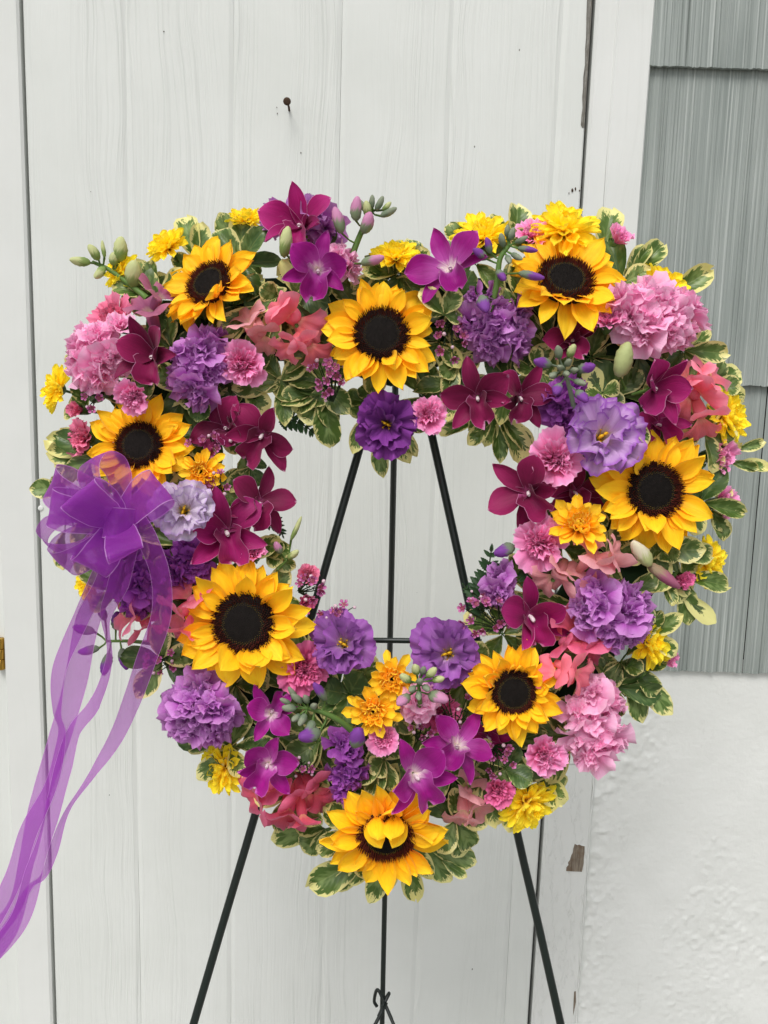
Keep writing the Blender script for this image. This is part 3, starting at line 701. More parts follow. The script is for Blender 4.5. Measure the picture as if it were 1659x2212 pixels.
def dome_z(r_, R_, H): return H * (1 - (r_ / R_) ** 2)
def seed_disc(name, mat, r0, r1, n, hh, sp, seed, lean=0.0):
    G = Geo(); rg = random.Random(seed); ga = PI * (3 - 5 ** .5)
    for i in range(n):
        q = math.sqrt((i + .5) / n); rr = math.sqrt(r0 ** 2 + (r1 ** 2 - r0 ** 2) * q * q); a = i * ga
        x, y = rr * math.cos(a), rr * math.sin(a); z = dome_z(rr, .50, .085)
        h = hh * rg.uniform(.6, 1.3); s = sp * rg.uniform(.8, 1.2); l = lean * rg.uniform(.2, 1.4)
        tip = (x + l * math.cos(a) + rg.uniform(-.3, .3) * s, y + l * math.sin(a) + rg.uniform(-.3, .3) * s, z + h)
        b = rg.uniform(0, 2)
        V = [(x + s * math.cos(b + k * 2.094), y + s * math.sin(b + k * 2.094), z - .01) for k in range(3)] + [tip]
        G.add(V, [(0, 1, 3), (1, 2, 3), (2, 0, 3)])
    return G.mesh(name, mat, False)
def sunflower(x, y, r, t, h, label, folds=(), spin=0.3, seed=0, disc=0.46, inner=.35, lift=0.0, ruff=False):
    rg = random.Random(seed)
    rt = root('sunflower', x, y, r, t, h, label, 'sunflower', 'sunflowers in the heart', spin, rg)
    ds = disc / .46
    D = variants('sf_disc', 1, lambda i: mk('disc', *lathe([(0, .085), (.15, .078), (.3, .055), (.42, .025), (.48, -.03), (.3, -.12), (.08, -.16), (0, -.16)], 26)[:2], MAT['disc']))[0]
    S = TRS(s=(ds, ds, 1))
    link('disc', D, rt, S)
    link('seed_head', variants('sf_seed', 1, lambda i: seed_disc('seed_head', MAT['disc'], 0, .27, 420, .022, .013, 3))[0], rt, S, kind='stuff')
    link('olive_florets', variants('sf_gold', 1, lambda i: seed_disc('olive_florets', MAT['disc_gold'], .265, .315, 120, .035, .010, 4))[0], rt, S, kind='stuff')
    link('brown_florets', variants('sf_ring', 1, lambda i: seed_disc('brown_florets', MAT['disc_ring'], .30, .475, 420, .085, .015, 5, .03))[0], rt, S, kind='stuff')
    mats = MAT['sun_petal']
    pv = variants('sf_petal', 14, lambda i: mk('petal', *(lambda g: (g[0], g[1]))(petal_geo(.64, .150 + .020 * (i % 4), 'sun', 0, [-.25, .1, -.5, .3, -.1][i % 5], [.3, .55, .15, .4][i % 4], .10, .16, 1.0, .02, [.0, .3, -.25, .12][i % 4], [.0, .5, -.6, 0, .3][i % 5], 11, 9, i)), mats,
                  uv=petal_geo(.62, .15, nu=11, nv=9)[2]))
    def infold(a):
        for (c, w_, kd) in folds:
            if kd != 'f' and abs((a - c + PI) % (2 * PI) - PI) < w_: return kd
        return ''
    rings = [(15, -.02, .0, 1.0, .0), (13, .22, .21, .93, .012), (8, inner, .1, .80, .02)] + ([(13, .95, .3, .60, .0)] if ruff else [])
    for ri, (n, el, o, sc, dz) in enumerate(rings):
        for k in range(n):
            a = 2 * PI * (k + o) / n + rg.uniform(-.16, .16) + ri
            s_ = sc * rg.uniform(.80, 1.12); e = el + rg.uniform(-.2, .2) + lift
            r0 = .40 * ds
            kd = infold(a)
            if kd == 'c' and ri > 0:
                M = Matrix.Rotation(a, 4, 'Z') @ TRS((r0 - .02, 0, -.03 + dz), ry=-rg.uniform(.6, .95), rx=rg.uniform(-.4, .4), s=(s_ * .72, s_ * 1.1, s_ * .75))
                link('petal', rg.choice(pv), rt, M)
            else:
                M = Matrix.Rotation(a, 4, 'Z') @ TRS((r0 - .03, 0, -.045 + dz), ry=-e, rx=rg.uniform(-.25, .25), s=(s_, s_ * rg.uniform(.9, 1.15), s_))
                link('petal', rg.choice(pv), rt, M)
    for i, (c, w_, kd) in enumerate(folds):
        if kd == 'f':
            link('petal', pv[(5 * i) % 14], rt, Matrix.Rotation(c, 4, 'Z') @ TRS((.46 * ds, 0, .01), ry=-w_, rx=.5 * (1 - 2 * (i % 2)), s=(.74, .95, .74)))
    sv = variants('sf_sepal', 3, lambda i: mk('sepal', *petal_geo(.42, .12, 'sepal', -.25, -.5 + .3 * i, .2, nu=7, nv=5, seed=i)[:2], MAT['calyx']))
    for k in range(9):
        link('sepal', sv[k % 3], rt, Matrix.Rotation(2 * PI * k / 9 + rg.uniform(-.1, .1), 4, 'Z') @ TRS((.26 * ds, 0, -.13)))
    link('stem', variants('sf_stem', 1, lambda i: mk('stem', *tube([(0, 0, -.12), (0, 0, -.35), (0, 0, -.7)], [.16, .09, .08], 8)[:2], MAT['green']))[0], rt)
    return rt

def mum(x, y, r, t, h, label, gold=False, seed=0, spin=None):
    rg = random.Random(seed)
    rt = root('daisy_mum', x, y, r * 1.1, t, h, label, 'daisy', 'golden daisies with dark eyes' if gold else 'yellow daisies round the rim', spin, rg)
    m = MAT['mum_gold' if gold else 'mum']; key = 'mg' if gold else 'mm'
    pv = variants(key + '_p', 7, lambda i: mk('petal', *petal_geo(1, .165 + .012 * (i % 3), 'spoon', .12, [-.2, .15, -.1, .35][i % 4], .85, 0, .1, 1, .02, .2 * (i % 3 - 1), [.0, .4][i % 2], 8, 6, 60 + i)[:2], m, uv=petal_geo(nu=8, nv=6)[2]))
    qv = variants(key + '_q', 5, lambda i: mk('petal', *petal_geo(1, .17, 'tubey', .1, .55, 1.6, 0, .05, 1, .03, 0, .3, 7, 6, 80 + i)[:2], m, uv=petal_geo(nu=7, nv=6)[2]))
    if gold: rings = [(9, .02, .98, -.01, 0), (13, .28, .80, .03, 0), (14, .52, .66, .06, 1), (12, .85, .50, .09, 1), (8, 1.15, .36, .11, 1)]
    else: rings = [(15, .0, 1.0, 0, 0), (14, .26, .95, .02, 0), (12, .50, .82, .05, 0), (9, .80, .64, .08, 1), (6, 1.1, .48, .10, 1)]
    for ri, (n, el, L, z, q) in enumerate(rings):
        for k in range(n):
            if ri == 0 and gold and rg.random() < .4: continue
            a = 2 * PI * (k + ri * .37) / n + rg.uniform(-.12, .12); s_ = L * rg.uniform(.85, 1.08)
            M = Matrix.Rotation(a, 4, 'Z') @ TRS((.09, 0, z), ry=-(el + rg.uniform(-.14, .14)), rx=rg.uniform(-.3, .3), s=(s_, .55 + .45 * s_, s_))
            link('petal', rg.choice(qv if q else pv), rt, M)
    link('eye', variants(key + '_e', 1, lambda i: mk('eye', *lathe([(0, .10), (.1, .09), (.16, .05), (.16, -.02), (0, -.04)], 12)[:2], MAT['mum_eye' if gold else 'mum_gold']))[0], rt)
    link('calyx', variants('mum_c', 1, lambda i: mk('calyx', *lathe([(.30, .03), (.27, -.06), (.16, -.16), (.06, -.22), (.05, -.7), (0, -.7)], 12)[:2], MAT['calyx']))[0], rt)
    return rt

def carnation(x, y, r, t, h, label, mat='pink', seed=0, bud=0.0, spin=None):
    """bud 0 = open, 1 = a nearly closed goblet"""
    rg = random.Random(seed)
    rt = root('carnation', x, y, r * 1.2, t, h, label, 'carnation', 'pink miniature carnations', spin, rg)
    m = MAT[mat]; b = round(bud, 1); key = 'cn' + mat + str(b)
    o1 = .12 + b * 1.0; o2 = .62 + b * .55
    pv = variants(key + 'o', 6, lambda i: mk('petal', *fan_geo(1.12, .62, 1.15 + .2 * b, o1, .9, .075, 2.4, .035, .05, 0, 8, 13, 100 + i)[:2], m, uv=fan_geo(nu=8, nv=13)[2]))
    qv = variants(key + 'm', 6, lambda i: mk('petal', *fan_geo(.98, .58, 1.35, o2, 1.1, .11, 3.2, .05, .04, 0, 8, 13, 120 + i)[:2], m, uv=fan_geo(nu=8, nv=13)[2]))
    cv = variants(key + 'c', 6, lambda i: mk('petal', *fan_geo(.86, .66, 1.5, 1.05 + .3 * b, 1.2, .15, 3.6, .05, .05, 0, 8, 15, 140 + i)[:2], m, uv=fan_geo(nu=8, nv=15)[2]))
    n1, n2, n3 = (7, 8, 12) if b < .5 else (5, 5, 7)
    for (n, vs, s0, o, dz) in ((n1, pv, 1.0, 0, -.5), (n2, qv, .92, .5, -.45), (n3, cv, .82, .2, -.35)):
        for k in range(n):
            a = 2 * PI * (k + o) / n + rg.uniform(-.2, .2); s_ = s0 * rg.uniform(.88, 1.08)
            q = .0 if n != n3 else rg.uniform(0, .2)
            M = Matrix.Translation((q * math.cos(a * 2.3), q * math.sin(a * 2.3), dz)) @ Matrix.Rotation(a, 4, 'Z') @ TRS(ry=rg.uniform(-.12, .12), rx=rg.uniform(-.2, .2), s=s_)
            link('petal', rg.choice(vs), rt, M)
    link('calyx', variants('cn_cal', 1, lambda i: mk('calyx', *lathe([(.36, -.18), (.33, -.4), (.27, -.75), (.18, -.95), (.07, -1.0), (.06, -1.5), (0, -1.5)], 12)[:2], MAT['calyx']))[0], rt)
    return rt

def lisianthus(x, y, r, t, h, label, mat='lis_lav', seed=0, spin=None, open_=1.0):
    rg = random.Random(seed)
    rt = root('lisianthus', x, y, r * 1.06, t, h, label, 'lisianthus', 'lisianthus blooms in the heart', spin, rg)
    m = MAT[mat]; key = mat
    pv = variants(key + 'o', 6, lambda i: mk('petal', *fan_geo(1.22, .74, 1.25, .12, .8, .11, 2.8, .02, .05, 0, 11, 17, 160 + i)[:2], m, uv=fan_geo(nu=11, nv=17)[2]))
    qv = variants(key + 'm', 6, lambda i: mk('petal', *fan_geo(1.16, .74, 1.35, .55, .85, .12, 2.6, .02, .06, 0, 11, 17, 180 + i)[:2], m, uv=fan_geo(nu=11, nv=17)[2]))
    cv = variants(key + 'c', 5, lambda i: mk('petal', *fan_geo(1.0, .74, 1.4, .95, 1.0, .11, 2.4, .02, .08, 0, 9, 13, 200 + i)[:2], m, uv=fan_geo(nu=9, nv=13)[2]))
    for (n, vs, s0, o, dz) in ((6, pv, 1.0, 0, -.46), (5, qv, 1.0, .4, -.44), (4, cv, 1.0, .1, -.40)):
        for k in range(n):
            a = 2 * PI * (k + o) / n + rg.uniform(-.18, .18); s_ = s0 * rg.uniform(.9, 1.08)
            link('petal', rg.choice(vs), rt, Matrix.Translation((0, 0, dz)) @ Matrix.Rotation(a, 4, 'Z') @ TRS(ry=rg.uniform(-.1, .1), rx=rg.uniform(-.15, .15), s=s_))
    G = Geo()
    for k in range(2):
        V, Fc, uv = blob_geo(.10, .05, .06, 8, 5, k); G.add(V, Fc, None, TRS((.06 * (1 - 2 * k), 0, .02), ry=.5 * (1 - 2 * k)))
    for k in range(5):
        a = k * 1.26; G.add(*tube([(0.03 * math.cos(a), .03 * math.sin(a), -.35), (.16 * math.cos(a), .16 * math.sin(a), -.05), (.19 * math.cos(a), .19 * math.sin(a), .0)], [.012, .012, .035], 6)[:2])
    G.add(*tube([(0, 0, -.4), (0, 0, .04)], .04, 7)[:2])
    link('stigma', variants('lis_st', 1, lambda i: G.mesh('stigma', MAT['stigma']))[0], rt, TRS((0, 0, -.05), s=.85))
    link('calyx', variants('lis_cal', 1, lambda i: mk('calyx', *lathe([(.12, -.4), (.14, -.5), (.08, -.7), (.04, -1.0), (0, -1.0)], 10)[:2], MAT['calyx']))[0], rt)
    return rt

def orchid(x, y, r, t, h, label, mat='orchid', seed=0, spin=0.0, close=0.0):
    rg = random.Random(seed)
    grp = 'magenta orchids with white throats' if mat == 'orchid' else 'plum coloured orchids'
    t = (t[0] + rg.uniform(-.4, .4), t[1] + rg.uniform(-.2, .45)); close = close + rg.uniform(.05, .5)
    rt = root('orchid', x, y, r * 1.06, t, h, label, 'orchid', grp, spin, rg)
    m = MAT[mat]
    sv = variants(mat + 's', 5, lambda i: mk('sepal', *petal_geo(1.04, .225, 'orch_sepal', .25, [-.5, -.2, -.7, .1, -.35][i], .45, .04, .12, 1, .02, [.25, -.2, 0, .3, -.3][i], [-.4, .2, -.6, .0, .3][i], 11, 8, 220 + i)[:2], m, uv=petal_geo(nu=11, nv=8)[2]))
    pv = variants(mat + 'p', 5, lambda i: mk('petal', *petal_geo(1.0, .37, 'orch_petal', .35, [-.6, -.3, -.8, -.1, -.45][i], .28, .03, .16, 1.2, .03, [.15, -.2, .1, .3, -.3][i], [-.3, .2, -.5, .2, .0][i], 11, 9, 230 + i)[:2], m, uv=petal_geo(nu=11, nv=9)[2]))
    lv = variants(mat + 'l', 3, lambda i: mk('lip', *petal_geo(.78, .34, 'lip', .75, -1.3, 1.0, .02, .3, 2, .06, .1, -.4, 11, 9, 240 + i)[:2], m, uv=petal_geo(nu=11, nv=9)[2]))
    for a in (PI / 2, PI / 2 + 2.15, PI / 2 - 2.15):
        link('sepal', rg.choice(sv), rt, Matrix.Rotation(a + rg.uniform(-.12, .12), 4, 'Z') @ TRS((.03, 0, -.02), ry=-close + rg.uniform(-.25, .25), rx=rg.uniform(-.45, .45), s=rg.uniform(.92, 1.08)))
    for a in (.32, PI - .32):
        link('petal', rg.choice(pv), rt, Matrix.Rotation(a + rg.uniform(-.12, .12), 4, 'Z') @ TRS((.03, 0, .02), ry=-close + rg.uniform(-.25, .25), rx=rg.uniform(-.45, .45), s=rg.uniform(.92, 1.08)))
    link('lip', rg.choice(lv), rt, Matrix.Rotation(-PI / 2 + rg.uniform(-.1, .1), 4, 'Z') @ TRS((.0, 0, .03), s=rg.uniform(.9, 1.1)))
    link('column', variants('orc_col', 1, lambda i: mk('column', *tube([(0, -.02, .0), (0, -.03, .12), (0, -.09, .22), (0, -.12, .245)], [.04, .045, .05, .03], 9)[:2], MAT['white_col']))[0], rt)
    link('stem', variants('orc_st', 1, lambda i: mk('stem', *tube([(0, 0, 0), (0, -.03, -.2), (0, 0, -.8)], [.07, .05, .04], 7)[:2], MAT['green']))[0], rt)
    return rt

def stock(x, y, rx, ry, label, mat='stock_pink', seed=0, n=12, h=.03, fr=None, t=(0, 0), ang=0.0):
    """head of double florets packed over an oval mound"""
    rg = random.Random(seed)
    names = {'stock_pink': 'lilac pink stock heads', 'stock_purple': 'purple stock heads', 'stock_violet': 'purple stock heads'}
    rt = thing('stock_head', label, 'stock flower', frame(P(x, y, h), facing(*t), ang, M_PER_PX(h)), names[mat])
    m = MAT[mat]; fr = (fr or 30) * 1.28; n = max(3, int(round(n * .74)))
    pv = variants(mat + 'p', 8, lambda i: mk('petal', *fan_geo(1.05, .78, .95, -.2 + .15 * (i % 3), .9, .13, 1.5, .02, .06, .08 * (i % 2), 7, 10, 260 + i)[:2], m, uv=fan_geo(nu=7, nv=10)[2]))
    def core(i):
        G = Geo()
        for k in range(11):
            V, Fc, uv = fan_geo(.62 + .03 * k, .62, 1.45, 1.15 - .075 * k, 1, .14, 2.0, .02, .04, 0, 7, 11, 300 + i * 19 + k); G.add(V, Fc, uv, Matrix.Rotation(k * 2.4 + i, 4, 'Z') @ TRS((0, 0, -.10), ry=rg.uniform(-.25, .25), rx=rg.uniform(-.3, .3)))
        return G.mesh('floret', m)
    cv = variants(mat + 'c', 5, core)
    link('stem', variants('stk_stem', 1, lambda i: mk('stem', *tube([(0, 0, -60), (0, 0, -5)], 6, 6)[:2], MAT['green']))[0], rt)
    ga = PI * (3 - 5 ** .5)
    for i in range(n):
        q = math.sqrt((i + .4) / n) * .86; a = i * ga + seed
        u_, v_ = q * math.cos(a) + rg.uniform(-.14, .14), q * math.sin(a) + rg.uniform(-.14, .14)
        z = math.sqrt(max(0, 1 - q * q)) * min(rx, ry) * .55
        px_, py_ = u_ * (rx - fr * .45), v_ * (ry - fr * .45)
        d = Vector((u_ * 1.15, v_ * 1.15, .75 - .35 * q)).normalized()
        d = (d + Vector((rg.uniform(-.6, .6), rg.uniform(-.6, .6), 0))).normalized()
        z += rg.uniform(-.12, .22) * fr
        s_ = fr * rg.uniform(.85, 1.25)
        M = Matrix.Translation((px_, py_, z)) @ zto(d) @ Matrix.Rotation(rg.uniform(0, 6.3), 4, 'Z') @ Matrix.Diagonal((s_, s_, s_, 1))
        fo = link('floret', rg.choice(cv), rt, M)
        k5 = 5
        for k in range(k5):
            link('petal', rg.choice(pv), fo, Matrix.Translation((0, 0, -.18)) @ Matrix.Rotation(2 * PI * k / k5 + rg.uniform(-.25, .25), 4, 'Z') @ TRS(ry=rg.uniform(-.25, .25), rx=rg.uniform(-.35, .35), s=rg.uniform(.85, 1.12)))
    return rt

def snapdragon(x, y, r, label, flor, mat='coral', seed=0, h=.03, t=(0, 0)):
    """flor: list of (dx, dy, size, direction angle in the picture, tilt out of it)"""
    rg = random.Random(seed)
    rt = thing('snapdragon', label, 'snapdragon', frame(P(x, y, h), facing(*t), 0, M_PER_PX(h)), 'coral snapdragon stems')
    m = MAT[mat]
    up = variants(mat + 'u', 5, lambda i: mk('upper_lip', *fan_geo(1.25, 1.0, 1.15, .2 - .2 * (i % 3), .9, .09, 1.5, .015, .18, .32, 9, 15, 330 + i, -.3, .55)[:2], m, uv=fan_geo(nu=9, nv=15)[2]))
    lo = variants(mat + 'l', 5, lambda i: mk('lower_lip', *fan_geo(1.15, 1.1, 1.35, -.25, .75, .11, 2.9, .015, .20, .05, 9, 17, 340 + i, -.3, .5)[:2], m, uv=fan_geo(nu=9, nv=17)[2]))
    tb = variants(mat + 't', 3, lambda i: mk('floret', *(lambda g: (g[0] * np.array([1, .85, 1]), g[1]))(lathe([(0, -1.25), (.16, -1.2), (.24, -.8), (.27, -.5), (.26, -.3), (.22, -.22), (.1, -.18), (0, -.17)], 12)), m, uv=lathe([(0, 0)] * 8, 12)[2]))
    link('stem', variants('snap_st', 1, lambda i: mk('stem', *tube([(0, 0, -50), (0, 4, -25), (0, 0, -8)], 5, 6)[:2], MAT['green']))[0], rt)
    for (dx, dy, s_, a, el) in flor:
        d = Vector((math.cos(a) * math.cos(el), math.sin(a) * math.cos(el), math.sin(el)))
        M = Matrix.Translation((dx, -dy, rg.uniform(0, 10))) @ zto(d) @ Matrix.Rotation(rg.uniform(-.6, .6), 4, 'Z') @ Matrix.Diagonal((s_ * 1.3, s_ * 1.3, s_ * 1.3, 1))
        f = link('floret', rg.choice(tb), rt, M)
        link('upper_lip', rg.choice(up), f, Matrix.Translation((0, 0, -.30)) @ Matrix.Rotation(PI / 2 + rg.uniform(-.2, .2), 4, 'Z') @ TRS(s=rg.uniform(.92, 1.1)))
        link('lower_lip', rg.choice(lo), f, Matrix.Translation((0, 0, -.30)) @ Matrix.Rotation(-PI / 2 + rg.uniform(-.2, .2), 4, 'Z') @ TRS(s=rg.uniform(.92, 1.1)))
    return rt

def waxflower(x, y, rx, ry, label, n=8, seed=0, h=.035, size=11, buds=3, base=None):
    rg = random.Random(seed)
    rt = thing('waxflower_sprig', label, 'waxflower', frame(P(x, y, h), facing(0, 0), 0, M_PER_PX(h)), 'waxflower sprigs')
    pv = variants('wx_p', 4, lambda i: mk('petal', *petal_geo(.72, .34, 'round', .15 + .1 * i, .35, .5, 0, .12, 1, .03, 0, .3, 6, 6, 350 + i)[:2], MAT['wax'], uv=petal_geo(nu=6, nv=6)[2]))
    cup = variants('wx_c', 1, lambda i: mk('floret', *lathe([(0, .02), (.12, .02), (.14, .10), (.20, .08), (.34, .02), (.42, .06), (.42, -.02), (.34, -.3), (.2, -.55), (.06, -.7), (0, -.7)], 11)[:2], MAT['wax_cup']))[0]
    bv = variants('wx_b', 2, lambda i: mk('bud', *(lambda g: (g[0], g[1]))(blob_geo(.5, .5, .5, 8, 6, i, .06)), MAT['bud_wax'], uv=blob_geo(.5, .5, .5, 8, 6, i)[2]))
    G = Geo(); bs = base or (0, 0)
    for i in range(n + buds):
        q = math.sqrt(rg.random()) ; a = i * 2.4 + rg.uniform(-.3, .3)
        X_, Y_ = rx * q * math.cos(a), ry * q * math.sin(a); z = rg.uniform(-8, 16) * (1 - q * .5)
        d = Vector((X_ / rx * .8 + rg.uniform(-.4, .4), Y_ / ry * .8 + rg.uniform(-.4, .4), 1.0)).normalized()
        s_ = size * rg.uniform(.8, 1.15)
        p = Vector((X_, Y_, z))
        if i < n:
            f = link('floret', cup, rt, Matrix.Translation(p) @ zto(d) @ Matrix.Diagonal((s_, s_, s_, 1)))
            a0 = rg.uniform(0, 6)
            for k in range(5): link('petal', rg.choice(pv), f, Matrix.Rotation(a0 + k * 1.257, 4, 'Z') @ TRS((.36, 0, .02), ry=-rg.uniform(-.1, .5)))
        else:
            link('bud', rg.choice(bv), rt, Matrix.Translation(p) @ zto(d) @ Matrix.Diagonal((s_ * .75,) * 3 + (1,)))
        st = p - d * s_ * .5; b0 = Vector((bs[0], bs[1], -35))
        V, Fc, uv = tube([tuple(st), tuple((st * .55 + b0 * .45) + Vector((rg.uniform(-4, 4), rg.uniform(-4, 4), 4))), tuple(b0)], [1.0, 1.3, 1.8], 5); G.add(V, Fc)
        for k in range(3):
            f_ = rg.uniform(.1, .7); c = st * (1 - f_) + b0 * f_; dd = Vector((rg.uniform(-1, 1), rg.uniform(-1, 1), .6)).normalized() * rg.uniform(9, 17)
            sd_ = dd.cross(Vector((0, 0, 1))).normalized() * 1.1
            G.add([tuple(c - sd_), tuple(c + sd_), tuple(c + dd * .6 + sd_ * .9), tuple(c + dd), tuple(c + dd * .6 - sd_ * .9)], [(0, 1, 2, 3, 4)])
    link('stem', G.mesh('stem', MAT['dark_green']), rt)
    return rt

def budspike(label, stem, buds, mat='bud_purple', seed=0, stem_r=5, stem_mat='green', name='bud_spike', cat='flower buds', group='unopened bud stems', h=.05):
    """stem: picture points (x, y, h); buds: (x, y, length, width, angle deg in picture, out tilt, material)"""
    rg = random.Random(seed); x0, y0 = stem[0][:2]
    o0 = P(x0, y0, stem[0][2])
    rt = thing(name, label, cat, Matrix.Translation(o0), group)
    k = M_PER_PX(h)
    pts = bez([tuple(P(*s) - o0) for s in stem], 5)
    rr = np.linspace(stem_r, stem_r * .55, len(pts)) * k
    V, Fc, uv = tube(pts, list(rr), 8)
    G = Geo(); G.add(V, Fc)
    pa = [Vector(tuple(p)) for p in pts]
    for (bx, by, L, W, a, el, bm) in buds:
        bm = bm or mat; a = rad(a)
        d = (R * math.cos(a) + U * math.sin(a)) * math.cos(el) + B * math.sin(el)
        p = P(bx, by, h) - o0
        bv = variants('bud' + bm, 3, lambda i: mk('bud', *(lambda g: (g[0], g[1]))(blob_geo(.5, .46, .5, 12, 8, i, .13, .3)), MAT[bm], uv=blob_geo(.5, .5, .5, 12, 8, i)[2]))
        link('bud', rg.choice(bv), rt, Matrix.Translation(p) @ zto(d) @ Matrix.Diagonal((W * k, W * k, L * k, 1)))
        near = min(pa, key=lambda q: (q - p).length)
        G.add(*tube([tuple(near), tuple((near + p) / 2 - d * 3 * k), tuple(p + d * 2 * k)], [2.2 * k, 2.0 * k, 2.6 * k], 6)[:2])
    link('stem', G.mesh('stem', MAT[stem_mat]), rt)
    return rt

LEAFN = 6
def leaf_mesh(mat, i):
    pr = 'leaf' if i % 3 else 'leaf2'
    V, Fc, uv = petal_geo(1, .25, pr, [.1, .25, .0, .35, .15, .2][i % 6], [-.35, -.6, .15, -.9, -.2, -.5][i % 6], [.35, .5, -.15, .25, .6, .4][i % 6], 0, [.1, .22, .12, .3, .15, .2][i % 6], 1.6, .0, [.0, .2, -.25, .12, -.1, .3][i % 6], [.0, -.5, .4, 0, -.3, 0][i % 6], 10, 7, 400 + i)
    V[:, 0] -= 0; V[:, 2] -= .03 * np.exp(-((V[:, 1]) / .03) ** 2)
    return mk('leaf', V, Fc, MAT[mat], uv=uv)
def leafspray(x, y, h, label, leaves, mat='leaf', seed=0, out=0.012):
    """leaves: (tip x, tip y, width, [dh of tip], [material])"""
    rg = random.Random(seed); o0 = P(x, y, h)
    rt = thing('leaf_sprig', label, 'leaf sprig', Matrix.Translation(o0), 'variegated leaf sprigs')
    k = M_PER_PX(h); G = Geo()
    for lf in leaves:
        tx, ty, wd = lf[:3]; wd *= 1.1; dh = lf[3] if len(lf) > 3 else rg.uniform(-.004, .014); mm = lf[4] if len(lf) > 4 else mat
        tip = P(tx, ty, h + dh); L_full = (tip - o0)
        ll = min(L_full.length * .95, max(wd * 2.1 * k, 62 * k)) ; st = o0 + L_full - L_full.normalized() * ll
        X_ = L_full.normalized(); Zb = (B + R * rg.uniform(-.4, .4) + U * rg.uniform(-.1, .6)); Z_ = (Zb - X_ * Zb.dot(X_)).normalized(); Y_ = Z_.cross(X_)
        w_ = wd * k / .5
        M = Matrix(((X_.x*ll, Y_.x*w_, Z_.x*ll, (st-o0).x), (X_.y*ll, Y_.y*w_, Z_.y*ll, (st-o0).y), (X_.z*ll, Y_.z*w_, Z_.z*ll, (st-o0).z), (0, 0, 0, 1)))
        vs = variants('lf' + mm, LEAFN, lambda i: leaf_mesh(mm, i))
        link('leaf', rg.choice(vs), rt, M)
        G.add(*tube([(0, 0, 0), tuple((st - o0) * .6 - B * .002), tuple(st - o0 + X_ * ll * .04)], [1.8 * k, 1.5 * k, 1.2 * k], 5)[:2])
    link('stem', G.mesh('stem', MAT['green']), rt)
    return rt
def fern(pts, label, wid=30, seed=0, n=9):
    rg = random.Random(seed); o0 = P(*pts[0]); k = M_PER_PX(pts[0][2])
    rt = thing('fern_frond', label, 'fern', Matrix.Translation(o0), 'fern fronds')
    c = [Vector(tuple(P(*p) - o0)) for p in bez(pts, 8)] if False else [Vector(tuple(q)) for q in bez([tuple(P(*p) - o0) for p in pts], 8)]
    link('stem', mk('stem', *tube([tuple(q) for q in c], [1.6 * k] * len(c), 5)[:2], MAT['dark_green']), rt)
    lv = variants('fern', 3, lambda i: mk('leaflet', *petal_geo(1, .27, 'pinna', .05, -.25, .2, 0, .1, 2, 0, 0, 0, 13, 5, 500 + i, .16)[:2], MAT['fern']))
    m = len(c)
    for i in range(n + 1):
        f = i / n; j = min(m - 2, int((.12 + .86 * f) * (m - 1))); p = c[j]; T_ = (c[j + 1] - c[j]).normalized()
        for sgn in ((-1, 1) if i < n else (0,)):
            sd_ = T_.cross(B).normalized() * sgn; d = (T_ * (.75 if sgn else 1) + sd_ * 1.0 + B * rg.uniform(-.15, .15)).normalized()
            L = wid * k * (1.05 - .72 * f) * rg.uniform(.9, 1.1); Z_ = (B + R * rg.uniform(-.2, .2) - d * B.dot(d)).normalized(); Z_ = (Z_ - d * Z_.dot(d)).normalized(); Y_ = Z_.cross(d)
            M = Matrix(((d.x*L, Y_.x*L, Z_.x*L, p.x), (d.y*L, Y_.y*L, Z_.y*L, p.y), (d.z*L, Y_.z*L, Z_.z*L, p.z), (0, 0, 0, 1)))
            link('leaflet', rg.choice(lv), rt, M)
    return rt

# ================================================================ THE FLOWERS
ANCH = []                                    # (x, y, short reference) used to describe the leaf sprigs tucked between
def ref(x, y, s): ANCH.append((x, y, s))
d2 = math.radians

# ---- sunflowers
SUNS = [
 (452, 612, 116, (-.42, .42), .040, 'sunflower tilted up beside a green bud spike with petals folded over its disc', [(d2(-45), .45, 'c')], .2, .46, .4),
 (824, 722, 129, (.02, .10), .050, 'wide open sunflower at the dip of the heart, facing straight out', [(d2(-80), .35, 'c')], .5, .46, .30),
 (1222, 604, 134, (.05, .50), .045, 'sunflower topped by a bright yellow daisy with frilled front petals', [(d2(-95), .8, 'c')], .1, .46, .35),
 (300, 962, 120, (-.05, .22), .040, 'sunflower half hidden behind the purple ribbon bow', [], .7, .43, .3),
 (526, 1347, 149, (-.05, .05), .055, 'large sunflower below the round pink carnation, near the ribbon tails', [(d2(-58), .3, 'c'), (d2(-112), .2, 'c')], .35, .45, .3),
 (1414, 1060, 140, (.06, .02), .045, 'sunflower under the lavender lisianthus, next to the grey shingles', [(d2(-105), .3, 'c'), (d2(120), .25, 'c')], .0, .44, .3),
 (1110, 1495, 113, (.02, -.06), .055, 'small sunflower with many curled inner petals beside the hanging pink stock', [(d2(15), .4, 'c')], .6, .47, .62),
 (833, 1808, 138, (.0, -.40), .045, 'lowest sunflower with two petals drooping down over its disc', [(d2(50), 2.25, 'f'), (d2(128), 2.3, 'f'), (d2(74), 1.75, 'f'), (d2(106), 1.6, 'f')], .25, .44, .3)]
for i, (x, y, r, t, h, lb, fo, sp, dc, inn) in enumerate(SUNS):
    # folds are given in picture angles; the flower is turned by its spin
    sunflower(x, y, r, t, h, lb, [(a - sp, w_, kd) for a, w_, kd in fo], sp, 10 + i, dc, inn, ruff=(i == 6))
